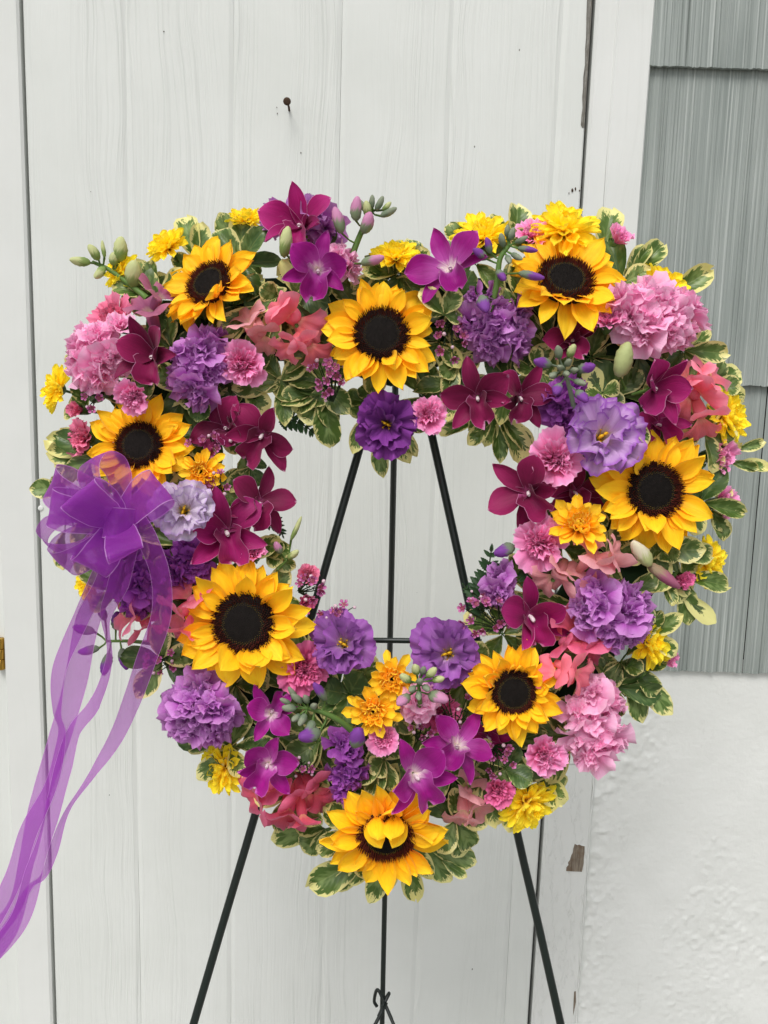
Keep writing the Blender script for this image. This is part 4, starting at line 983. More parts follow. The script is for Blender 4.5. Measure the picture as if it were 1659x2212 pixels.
for x, y, s in [(452, 612, 'sunflower by the green bud spike'), (824, 722, 'sunflower at the dip of the heart'), (1222, 604, 'sunflower topped by a daisy'), (300, 962, 'sunflower behind the bow'),
                (526, 1347, 'large sunflower near the ribbon tails'), (1414, 1060, 'sunflower next to the shingles'), (1110, 1495, 'small curled sunflower'), (833, 1808, 'lowest sunflower')]: ref(x, y, s)

# ---- yellow and golden daisies
MUMS = [
 (365, 538, 46, (-.7, 1.0), .010, 0, 'yellow daisy in profile above the green bud spike'),
 (268, 590, 42, (-1.0, .35), .0, 0, 'half open yellow daisy behind the green snapdragon buds'),
 (532, 482, 40, (.1, 1.5), -.008, 0, 'yellow daisy peeping over cream edged leaves behind the topmost plum orchid'),
 (855, 562, 50, (.05, 1.1), .025, 0, 'yellow daisy standing just above the sunflower at the heart dip'),
 (1043, 520, 60, (-.1, 1.0), .012, 0, 'yellow daisy behind the large magenta orchid with grey green buds in front'),
 (1217, 505, 70, (.05, 1.0), .012, 0, 'broad bright yellow daisy crowning the sunflower at the top rim'),
 (1425, 632, 60, (.55, .75), .010, 0, 'yellow daisy above the big lilac pink stock at the shoulder of the heart'),
 (132, 842, 46, (-1.1, .25), -.005, 0, 'yellow daisy in profile at the outermost edge beside pink stock'),
 (437, 1020, 54, (.05, .0), .050, 1, 'golden daisy above the pale lisianthus, beside the ribbon bow'),
 (1558, 902, 56, (.85, .2), .005, 0, 'yellow daisy tucked under the coral snapdragon over the grey shingles'),
 (1250, 1140, 66, (-.05, .55), .050, 1, 'golden daisy with dark eye between pink carnation and sunflower'),
 (1520, 1214, 50, (.9, .0), .0, 0, 'yellow daisy below the sunflower at the widest edge by the shingles'),
 (1396, 1388, 52, (.75, .25), .015, 0, 'yellow daisy beside the purple stock above the long hanging leaves'),
 (848, 1466, 56, (-.1, .1), .040, 1, 'golden daisy partly behind the pale green stock buds'),
 (808, 1534, 60, (-.1, .05), .050, 1, 'golden daisy just above the little round pink carnation'),
 (487, 1657, 52, (-.8, -.1), .005, 0, 'yellow daisy at the lower edge under the purple stock'),
 (1135, 1730, 60, (.6, -.55), .012, 0, 'yellow daisy hanging over the easel leg at the lower edge'),
 (196, 1262, 34, (-.9, .0), -.01, 0, 'yellow daisy mostly hidden behind the ribbon tails')]
for i, (x, y, r, t, h, g_, lb) in enumerate(MUMS): mum(x, y, r, t, h, lb, bool(g_), 30 + i)
for x, y, s in [(365, 538, 'profile daisy by the bud spike'), (855, 562, 'daisy above the heart dip'), (1217, 505, 'broad crowning daisy'), (1425, 632, 'daisy on the shoulder of the heart'), (132, 842, 'outermost profile daisy'),
                (437, 1020, 'golden daisy by the bow'), (1558, 902, 'daisy under the coral snapdragon'), (1250, 1140, 'golden dark eyed daisy'), (1520, 1214, 'daisy at the widest edge'), (1396, 1388, 'daisy by the purple stock'),
                (808, 1534, 'golden daisy over the round carnation'), (487, 1657, 'daisy under the purple stock'), (1135, 1730, 'daisy over the easel leg')]: ref(x, y, s)

# ---- carnations
CARN = [
 (524, 786, 50, (.05, -.05), .050, 'pink', 0, 'round pink carnation facing out between purple stock and coral snapdragon'),
 (243, 686, 50, (-.45, .35), .025, 'rose', .1, 'salmon rose carnation above the lilac pink stock'),
 (290, 856, 42, (-.25, -.5), .060, 'pink', .35, 'pink carnation drooping over the sunflower behind the bow'),
 (168, 884, 27, (-.8, .1), .012, 'rose', .8, 'small closed rose carnation under the outermost daisy'),
 (178, 945, 42, (-.6, .1), .018, 'rose', .3, 'rose pink carnation beside the half hidden sunflower'),
 (1150, 508, 38, (.0, .8), .020, 'pink', .2, 'pink carnation between two bright daisies on the top rim'),
 (1337, 516, 36, (.45, .9), .012, 'pink', .6, 'pink carnation bud standing against the grey shingles'),
 (1313, 690, 38, (-.15, .5), .055, 'pink', .6, 'goblet shaped pink carnation in front of the lilac pink stock'),
 (925, 896, 40, (.1, .2), .040, 'pink', .2, 'pink carnation beside the deep purple lisianthus'),
 (1199, 990, 56, (-.1, .1), .045, 'pink', .1, 'large pink carnation beside the lavender lisianthus with yellow stigma'),
 (1166, 1174, 56, (-.3, .05), .045, 'pink', 0, 'open pink carnation on the inner edge beside the golden daisy'),
 (1556, 986, 42, (.75, -.1), .012, 'pink', .6, 'pink carnation pointing sideways over the shingles above long leaves'),
 (1563, 1088, 36, (.9, .0), -.005, 'pink', .3, 'pink carnation peeping from behind the sunflower next to the shingles'),
 (549, 1194, 34, (.05, .45), .050, 'pink', .7, 'small rosebud like pink carnation above the large sunflower'),
 (654, 1444, 52, (.25, -.1), .045, 'deep_pink', 0, 'deep pink carnation between large sunflower and violet lisianthus'),
 (828, 1594, 35, (.0, .15), .055, 'pink', .2, 'little round pink carnation under the golden daisies'),
 (955, 1545, 44, (.1, .1), .025, 'deep_pink', .1, 'deep pink carnation half hidden behind the pale stock buds'),
 (1176, 1633, 46, (.3, -.05), .045, 'pink', .2, 'pink carnation under the small curled sunflower'),
 (1076, 1706, 36, (.1, -.1), .035, 'deep_pink', .4, 'dusky pink carnation beside the daisy over the easel leg'),
 (1472, 1250, 30, (.6, -.2), .020, 'deep_pink', .6, 'small deep pink carnation under the daisy by the shingles'),
 (1442, 1420, 28, (.95, -.15), .0, 'pink', .9, 'pale pink carnation bud beside the daisy and hanging leaves'),
 (660, 1304, 24, (.5, .2), .030, 'deep_pink', .6, 'tiny deep pink carnation at the petals of the large sunflower'),
 (664, 1242, 26, (.4, .4), .015, 'rose', .4, 'small rose carnation among waxflower on the inner edge')]
for i, (x, y, r, t, h, m_, b_, lb) in enumerate(CARN): carnation(x, y, r, t, h, lb, m_, 60 + i, b_)
for x, y, s in [(524, 786, 'round pink carnation'), (243, 686, 'salmon rose carnation'), (178, 945, 'rose carnation by the hidden sunflower'), (1337, 516, 'carnation bud against the shingles'),
                (1199, 990, 'large pink carnation'), (1166, 1174, 'open inner edge carnation'), (1556, 986, 'sideways pink carnation'), (549, 1194, 'rosebud like carnation'), (654, 1444, 'deep pink carnation'),
                (828, 1594, 'little round carnation'), (1176, 1633, 'carnation under the curled sunflower'), (925, 896, 'carnation by the deep purple lisianthus')]: ref(x, y, s)

# ---- lisianthus
LIS = [
 (396, 1102, 66, (.1, .15), .070, 'lis_pale', 'pale lavender grey lisianthus with a cream throat beside the ribbon bow'),
 (1303, 940, 84, (.05, .25), .055, 'lis_lav', 'lavender lisianthus with a bright yellow stigma above the sunflower'),
 (835, 916, 66, (-.05, -.15), .035, 'lis_deep', 'deep purple lisianthus hanging below the heart dip'),
 (740, 1390, 68, (-.15, .3), .045, 'lis_mid', 'violet lisianthus with pale folds at the bottom of the opening'),
 (966, 1412, 76, (-.2, .2), .040, 'lis_mid', 'purple lisianthus with yellow stigma beside the small curled sunflower')]
for i, (x, y, r, t, h, m_, lb) in enumerate(LIS): lisianthus(x, y, r, t, h, lb, m_, 90 + i)
for x, y, s in [(394, 1102, 'pale lisianthus'), (1303, 940, 'lavender lisianthus'), (835, 916, 'deep purple lisianthus'), (740, 1390, 'violet lisianthus'), (966, 1412, 'purple lisianthus')]: ref(x, y, s)

# ---- orchids
ORC = [
 (652, 492, 86, (.0, .25), .032, 'orchid_wine', .1, 'wine magenta orchid at the top rim beside the purple stock'),
 (686, 584, 80, (.15, .1), .052, 'orchid', -.2, 'magenta orchid with white throat above the coral snapdragon'),
 (975, 585, 92, (-.1, .2), .050, 'orchid', .35, 'big magenta orchid with white throat beside the heart dip'),
 (585, 1540, 62, (-.2, .1), .045, 'orchid', 2.6, 'magenta and white orchid under the large sunflower'),
 (578, 1648, 74, (-.2, -.2), .048, 'orchid', -.4, 'magenta and white orchid hanging beside the lowest left daisy'),
 (893, 1672, 86, (.0, .1), .062, 'orchid', .5, 'broad magenta orchid with white throat just above the lowest sunflower'),
 (985, 1612, 76, (.2, .2), .052, 'orchid', -.6, 'upright magenta orchid with blush white lip beside the dusky carnation'),
 (335, 772, 86, (-.05, .05), .045, 'orchid_dark', .2, 'plum orchid between lilac pink stock and purple stock'),
 (1236, 738, 66, (.0, .0), .035, 'orchid_dark', .4, 'plum orchid under the daisy topped sunflower'),
 (1032, 858, 78, (-.05, -.1), .040, 'orchid_dark', .3, 'plum orchid on the inner edge under the waxflower'),
 (1120, 858, 74, (.05, -.1), .032, 'orchid_dark', -.4, 'plum orchid on the inner edge beside the grey green buds'),
 (1408, 838, 82, (.1, .15), .052, 'orchid_wine', -.5, 'bright wine orchid below the big lilac pink stock'),
 (1418, 918, 62, (.1, .0), .025, 'orchid_wine', .5, 'wine orchid half hidden above the sunflower by the shingles'),
 (492, 928, 78, (.0, .05), .028, 'orchid_dark', .6, 'dark plum orchid above the golden daisy by the bow'),
 (568, 938, 80, (.25, .0), .035, 'orchid_dark', -.5, 'dark plum orchid reaching into the heart opening'),
 (558, 1085, 78, (.3, .05), .032, 'orchid_dark', -.3, 'plum orchid spreading into the opening above the rosebud carnation'),
 (488, 1148, 94, (.0, -.05), .045, 'orchid_wine', .25, 'large wine orchid beside the pale lisianthus'),
 (1142, 1062, 82, (-.3, .0), .038, 'orchid_dark', .9, 'plum orchid reaching into the opening under the large pink carnation'),
 (1240, 1062, 72, (.0, .0), .026, 'orchid_dark', 0, 'plum orchid half hidden behind the golden dark eyed daisy'),
 (1142, 1328, 92, (-.1, .05), .032, 'orchid_wine', .2, 'wine orchid above the small curled sunflower'),
 (1052, 1590, 52, (.2, .1), .022, 'orchid_wine', .6, 'wine orchid in the shade behind the upright magenta orchid')]
for i, (x, y, r, t, h, m_, sp, lb) in enumerate(ORC): orchid(x, y, r, t, h, lb, m_, 100 + i, sp)
for x, y, s in [(650, 500, 'topmost wine orchid'), (975, 585, 'big magenta orchid'), (578, 1648, 'hanging magenta orchid'), (893, 1672, 'broad magenta orchid'), (335, 772, 'plum orchid by the pink stock'),
                (1032, 858, 'plum orchid under the waxflower'), (1408, 838, 'bright wine orchid'), (568, 938, 'plum orchid reaching into the opening'), (482, 1145, 'large wine orchid'), (1142, 1062, 'plum orchid under the large carnation'), (1142, 1328, 'wine orchid above the curled sunflower')]: ref(x, y, s)

# ---- stock
STK = [
 (232, 772, 84, 88, 'stock_pink', 13, 36, .025, (-.35, .1), 'lilac pink stock head beside the plum orchid and outermost daisy'),
 (1402, 704, 116, 92, 'stock_pink', 17, 38, .030, (.3, .2), 'big lilac pink stock head on the shoulder of the heart'),
 (1270, 1548, 72, 108, 'stock_pink', 14, 37, .025, (.35, -.1), 'long lilac pink stock head hanging beside the small sunflower'),
 (735, 578, 44, 42, 'stock_pink', 5, 30, .025, (.3, .2), 'small pink stock tuft behind the white throated orchid'),
 (905, 1518, 44, 44, 'stock_pink', 5, 28, .040, (.0, .1), 'small pink stock tuft below its pale green buds'),
 (438, 800, 76, 92, 'stock_purple', 12, 36, .028, (.0, .05), 'purple stock head beside the round pink carnation'),
 (640, 496, 92, 56, 'stock_purple', 9, 34, .005, (.0, .6), 'purple stock head behind the topmost wine orchid'),
 (1070, 712, 82, 82, 'stock_purple', 12, 36, .025, (.0, .0), 'purple stock head under the big magenta orchid'),
 (446, 1528, 98, 76, 'stock_purple', 15, 37, .030, (-.2, -.1), 'purple stock head below the large sunflower at the outer edge'),
 (305, 1242, 76, 86, 'stock_violet', 11, 35, .015, (-.25, .0), 'violet stock head seen through the ribbon tails'),
 (1312, 1318, 102, 92, 'stock_purple', 17, 38, .035, (.2, .0), 'large purple stock head below the peach snapdragon'),
 (752, 1642, 46, 84, 'stock_violet', 9, 29, .030, (.0, -.1), 'violet stock head above the lowest sunflower'),
 (1215, 880, 56, 66, 'stock_violet', 7, 32, .020, (-.1, .0), 'violet stock head beside the lavender lisianthus'),
 (415, 1212, 66, 54, 'stock_violet', 8, 32, .018, (.0, .0), 'violet stock head under the large wine orchid'),
 (1088, 1262, 34, 42, 'stock_purple', 4, 30, .015, (-.3, .1), 'small purple stock tuft beside the fern on the inner edge'),
 (1040, 655, 40, 44, 'stock_purple', 4, 27, .045, (.1, .2), 'small purple stock tuft hanging under the grey green buds')]
for i, (x, y, a, b, m_, n, f_, h, t, lb) in enumerate(STK): stock(x, y, a, b, lb, m_, 130 + i, n, h, f_, t)
for x, y, s in [(232, 772, 'lilac pink stock by the outermost daisy'), (1402, 704, 'big lilac pink stock'), (1270, 1548, 'long hanging pink stock'), (438, 800, 'purple stock by the round carnation'), (1070, 712, 'purple stock under the big orchid'),
                (446, 1528, 'purple stock below the large sunflower'), (305, 1242, 'violet stock behind the ribbon'), (1312, 1318, 'large purple stock'), (752, 1642, 'violet stock above the lowest sunflower'), (1215, 880, 'violet stock by the lavender lisianthus')]: ref(x, y, s)

# ---- snapdragons
Q = d2
SNAP = [
 (325, 660, 'mauve', .036, 'dusty mauve snapdragon beside the salmon rose carnation', [(0, 8, 40, Q(100), .6), (22, -24, 34, Q(50), .5)]),
 (640, 702, 'coral', .048, 'coral snapdragon beside the sunflower at the heart dip', [(2, -10, 46, Q(-60), .95), (-38, -36, 36, Q(140), .5), (30, 50, 42, Q(-60), .5), (-10, 50, 36, Q(-120), .5)]),
 (540, 702, 'peach', .045, 'dusty pink snapdragon under the tilted sunflower', [(-6, -8, 42, Q(120), .6), (28, 28, 36, Q(-70), .5)]),
 (1508, 852, 'coral', .035, 'coral snapdragon spilling over the edge by the grey shingles', [(-14, 10, 46, Q(-120), .8), (18, -36, 44, Q(50), .6), (10, 58, 42, Q(-80), .5), (-22, -44, 36, Q(120), .6)]),
 (404, 1306, 'coral', .040, 'coral snapdragon at the edge of the ribbon beside the large sunflower', [(6, -22, 42, Q(110), .7), (-22, 24, 42, Q(-140), .6), (0, 60, 36, Q(-110), .4)]),
 (288, 1330, 'coral', .022, 'coral snapdragon between the ribbon tails', [(-6, -4, 44, Q(170), .6), (34, 30, 36, Q(-60), .5)]),
 (1288, 1214, 'peach', .058, 'peach snapdragon florets under the golden dark eyed daisy', [(-6, -20, 40, Q(60), .7), (16, 20, 42, Q(-70), .7), (40, -16, 34, Q(20), .5)]),
 (1196, 1254, 'peach', .046, 'dusty peach snapdragon beside the open pink carnation', [(-2, 0, 42, Q(-130), .6), (26, -22, 34, Q(60), .5)]),
 (1240, 1378, 'coral_deep', .042, 'deep coral snapdragon under the large purple stock', [(8, -12, 46, Q(70), .9), (36, 26, 40, Q(-50), .6), (-34, 2, 36, Q(150), .5)]),
 (1222, 1452, 'bright_coral', .062, 'bright coral snapdragon touching the small curled sunflower', [(-26, -2, 38, Q(150), .5), (26, 0, 38, Q(-20), .7)]),
 (625, 1740, 'coral_deep', .030, 'deep coral snapdragon hanging at the lower edge', [(-70, -14, 42, Q(-160), .5), (-6, 22, 48, Q(-100), .6), (36, -14, 44, Q(-60), .7), (64, -34, 40, Q(-30), .7), (-40, -50, 40, Q(110), .8), (30, 30, 34, Q(-80), .3)]),
 (1016, 1748, 'peach', .026, 'dusty peach snapdragon beside the lowest sunflower', [(-18, 16, 40, Q(-100), .5), (14, 0, 34, Q(-40), .7), (0, -50, 32, Q(60), .6)])]
for i, (x, y, m_, h, lb, fl) in enumerate(SNAP): snapdragon(x, y, 50, lb, fl, m_, 150 + i, h)
for x, y, s in [(640, 702, 'coral snapdragon by the heart dip'), (1508, 852, 'coral snapdragon by the shingles'), (288, 1330, 'coral snapdragon between the ribbon tails'), (1288, 1214, 'peach snapdragon'), (625, 1740, 'deep coral snapdragon'), (1016, 1748, 'dusty peach snapdragon')]: ref(x, y, s)

# ---- waxflower
WAX = [
 (708, 812, 46, 62, 14, 12, .042, 'waxflower cluster hanging beside the heart dip sunflower', (10, -50)),
 (968, 728, 36, 52, 9, 12, .042, 'waxflower sprig between the heart dip sunflower and purple stock', (10, 40)),
 (196, 858, 34, 30, 5, 12, .040, 'waxflower sprig under the lilac pink stock', (20, 20)),
 (452, 958, 46, 30, 6, 12, .045, 'waxflower sprig above the golden daisy by the bow', (0, 0)),
 (465, 1050, 26, 34, 5, 12, .058, 'waxflower sprig beside the pale lisianthus', (10, -30)),
 (672, 1262, 32, 34, 6, 12, .035, 'waxflower sprig on the inner edge by the large sunflower', (-30, -20)),
 (725, 1322, 48, 20, 6, 11, .042, 'waxflower sprig sticking into the opening above the violet lisianthus', (-40, -40)),
 (1048, 1335, 56, 46, 15, 12, .040, 'waxflower cluster beside the purple lisianthus', (40, -30)),
 (985, 1530, 40, 46, 8, 11, .040, 'waxflower sprig beside the small curled sunflower', (0, -50)),
 (905, 1578, 26, 20, 4, 11, .045, 'waxflower sprig right of the little round carnation', (0, -30)),
 (1072, 1640, 46, 44, 9, 11, .040, 'waxflower sprig below the small curled sunflower', (0, 20)),
 (345, 1432, 36, 34, 7, 11, .020, 'dark waxflower sprig behind the longest ribbon tail', (40, 20)),
 (655, 1655, 26, 22, 3, 10, .045, 'waxflower buds between hanging orchid and violet stock', (0, -20)),
 (1035, 1288, 26, 16, 1, 9, .030, 'tiny pale waxflower buds beside the fern', (20, -30))]
for i, (x, y, a, b, n, s_, h, lb, bs) in enumerate(WAX): waxflower(x, y, a, b, lb, n, 170 + i, h, s_, 3 if n > 3 else 5, bs)
for x, y, s in [(708, 812, 'hanging waxflower cluster'), (1048, 1335, 'waxflower by the purple lisianthus'), (345, 1432, 'dark waxflower')]: ref(x, y, s)

# ---- spikes of unopened buds
budspike('pink budded stock spike sticking up from the top rim', [(742, 610, .03), (765, 540, .035), (790, 480, .04), (806, 452, .042)],
  [(738, 505, 58, 32, 105, .2, 'bud_pink'), (768, 478, 52, 30, 85, .3, 'bud_pink'), (786, 505, 48, 34, 70, .4, 'bud_pink'), (822, 468, 40, 20, 25, .2, 'bud_sage'), (796, 470, 36, 22, 100, .5, 'bud_lime'), (812, 455, 34, 18, 60, .3, 'bud_sage'),
   (790, 458, 30, 16, 120, .3, 'bud_sage'), (804, 450, 28, 15, 90, .4, 'bud_sage'), (826, 455, 26, 15, 40, .3, 'bud_lime'), (780, 570, 54, 28, 12, .3, 'bud_pink')], 'bud_pink', 1, 8)
budspike('grey green bud spike with purple tips between big orchid and daisy topped sunflower', [(1052, 690, .05), (1072, 620, .06), (1080, 560, .065), (1100, 530, .067)],
  [(1060, 548, 36, 20, 110, .4, 'bud_purple'), (1052, 560, 40, 24, 150, .4, 'bud_purple'), (1118, 536, 46, 18, -15, .4, 'bud_purple'), (1100, 520, 30, 18, 70, .5, 'bud_sage'), (1088, 534, 32, 18, 110, .6, 'bud_sage'), (1104, 548, 34, 17, -40, .6, 'bud_sage'),
   (1112, 525, 32, 16, 20, .5, 'bud_sage'), (1095, 552, 30, 16, -80, .7, 'bud_sage'), (1120, 590, 60, 24, -18, .4, 'bud_purple'), (1074, 585, 36, 22, -60, .6, 'bud_purple'), (1040, 640, 50, 34, -80, .6, 'bud_purple'), (1095, 512, 26, 15, 90, .4, 'bud_sage')], 'bud_purple', 2, 8, h=.068)
budspike('grey green bud rosette with purple buds in front of the plum orchid', [(1240, 880, .045), (1228, 830, .06), (1218, 795, .07)],
  [(1190, 788, 50, 30, 175, .6, 'bud_purple'), (1208, 775, 36, 22, 110, .8, 'bud_sage'), (1228, 772, 34, 22, 70, .7, 'bud_lime'), (1248, 800, 44, 30, 10, .8, 'bud_purple'), (1222, 790, 28, 18, 60, 1.2, 'bud_sage'), (1212, 796, 26, 17, 180, 1.2, 'bud_sage'), (1220, 805, 26, 17, -80, 1.2, 'bud_sage'),
   (1232, 800, 26, 17, -10, 1.1, 'bud_sage'), (1208, 832, 38, 28, -120, .8, 'bud_purple'), (1246, 845, 44, 28, -60, .8, 'bud_purple'), (1200, 808, 30, 19, -150, .9, 'bud_sage'), (1240, 822, 34, 18, -30, .8, 'bud_sage')], 'bud_purple', 3, 6, 'sage', h=.072)
budspike('grey green bud spike on a curved green stem under the deep pink carnation', [(772, 1588, .05), (735, 1558, .06), (700, 1540, .065), (665, 1530, .067)],
  [(640, 1530, 34, 22, 170, .5, 'bud_sage'), (652, 1518, 38, 20, 130, .6, 'bud_sage'), (660, 1542, 32, 20, -120, .7, 'bud_sage'), (676, 1528, 30, 18, 60, 1.1, 'bud_sage'), (648, 1544, 28, 18, -150, .9, 'bud_sage'), (664, 1518, 30, 18, 100, .8, 'bud_sage'),
   (676, 1556, 48, 28, -110, .5, 'bud_purple'), (704, 1512, 56, 26, 120, .5, 'bud_purple'), (692, 1580, 52, 40, -170, .5, 'bud_purple'), (768, 1612, 58, 42, 80, .6, 'bud_purple'), (640, 1508, 34, 16, 120, .4, 'bud_sage'), (628, 1520, 28, 15, 150, .4, 'bud_sage')], 'bud_purple', 4, 8, h=.068)
budspike('pale green stock bud tip standing over the golden daisies', [(908, 1540, .055), (906, 1500, .07), (904, 1474, .078)],
  [(886, 1472, 34, 24, 140, .6, 'bud_lime'), (900, 1456, 32, 22, 100, .7, 'bud_lime'), (922, 1462, 36, 24, 50, .6, 'bud_lime'), (934, 1470, 32, 20, 20, .6, 'bud_lime'), (906, 1474, 28, 18, 80, 1.2, 'bud_sage'), (914, 1482, 28, 18, -20, 1.1, 'bud_sage'), (896, 1484, 28, 18, -160, 1.1, 'bud_sage'),
   (884, 1502, 40, 30, -150, .7, 'bud_pink'), (926, 1500, 50, 34, -10, .6, 'bud_pink'), (912, 1456, 28, 16, 80, .8, 'bud_sage'), (904, 1494, 26, 17, -90, 1.0, 'bud_sage')], 'bud_pink', 5, 6, h=.078)
budspike('pale green snapdragon bud spike at the outer end of the rim', [(318, 645, .02), (275, 610, .015), (235, 582, .01), (200, 566, .008)],
  [(196, 568, 44, 26, 175, .3, 'bud_lime'), (214, 562, 38, 26, 120, .5, 'bud_lime'), (226, 558, 38, 12, 95, .2, 'bud_lime'), (246, 574, 30, 24, 80, .5, 'bud_lime'), (258, 566, 54, 36, 80, .3, 'bud_lime'), (226, 578, 36, 24, -120, .5, 'bud_lime'), (290, 622, 62, 44, 80, .6, 'bud_lime')], 'bud_lime', 6, 7, h=.014)
budspike('dull purple bud spike hanging behind the sheer ribbon tails', [(330, 1390, .005), (280, 1385, -.005), (230, 1385, -.01)],
  [(205, 1365, 48, 26, 165, .2, 'bud_purple'), (215, 1400, 46, 24, -170, .2, 'bud_purple'), (236, 1410, 50, 28, -100, .3, 'bud_purple'), (250, 1360, 44, 26, 80, .3, 'bud_purple'), (228, 1340, 40, 24, 110, .3, 'bud_purple'), (262, 1400, 50, 26, -70, .3, 'bud_purple')], 'bud_purple', 7, 5, h=-.005)
budspike('single violet bud reaching into the opening above the fern', [(1150, 1180, .025), (1118, 1178, .03), (1106, 1182, .03)], [(1112, 1180, 50, 36, -160, .2, 'bud_purple')], 'bud_purple', 8, 4, h=.03)
budspike('single pale green orchid bud beside the topmost wine orchid', [(640, 570, .03), (618, 550, .04)], [(612, 556, 66, 34, 78, .3, 'bud_lime')], 'bud_lime', 9, 4, h=.055, cat='orchid bud')
budspike('smooth yellow green orchid bud above the bright wine orchid', [(1350, 840, .03), (1340, 815, .04)], [(1336, 815, 78, 50, 78, .3, 'pale_green')], 'pale_green', 10, 4, h=.06, cat='orchid bud')
budspike('cream orchid bud with pink streak under the sunflower by the shingles', [(1425, 1240, .03), (1410, 1220, .04)], [(1405, 1222, 74, 42, 130, .3, 'bud_cream')], 'bud_cream', 11, 4, h=.055, cat='orchid bud')
budspike('dusty rose orchid bud beside the small deep pink carnation', [(1395, 1215, .025), (1400, 1220, .035)], [(1398, 1218, 84, 34, -38, .3, 'bud_dusty')], 'bud_dusty', 12, 4, h=.048, cat='orchid bud')
budspike('pair of green lime buds on the inner edge by the rosebud carnation', [(600, 1230, .02), (625, 1205, .025)], [(622, 1208, 34, 20, 40, .4, 'bud_lime'), (606, 1196, 32, 22, 110, .5, 'bud_pink'), (628, 1168, 60, 14, 65, .2, 'bud_lime')], 'bud_lime', 14, 4, h=.028)

# ---- fern fronds
fern([(1050, 1318, .018), (1052, 1260, .014), (1062, 1182, .010)], 'dark fern frond standing into the opening beside the violet bud', 54, 1)
fern([(1040, 1330, .015), (1020, 1290, .010), (1000, 1262, .006)], 'small fern frond leaning into the opening under the taller frond', 24, 2, 7)
fern([(600, 900, .010), (650, 915, .004), (690, 945, .0)], 'fern frond hanging into the opening under cream edged leaves', 30, 3, 8)
fern([(470, 890, .02), (510, 872, .018), (552, 860, .014)], 'fern tip lying under the purple stock by the round carnation', 26, 4, 7)
fern([(575, 1120, .012), (600, 1135, .008), (612, 1160, .006)], 'fern tip behind the plum orchid above the rosebud carnation', 24, 5, 6)
fern([(548, 1440, .03), (552, 1468, .034), (545, 1500, .036)], 'fern tip below the petals of the large sunflower', 24, 6, 5)
fern([(1130, 1230, .03), (1134, 1250, .035), (1130, 1272, .038)], 'fern tip in front of the dusty peach snapdragon', 22, 7, 4)

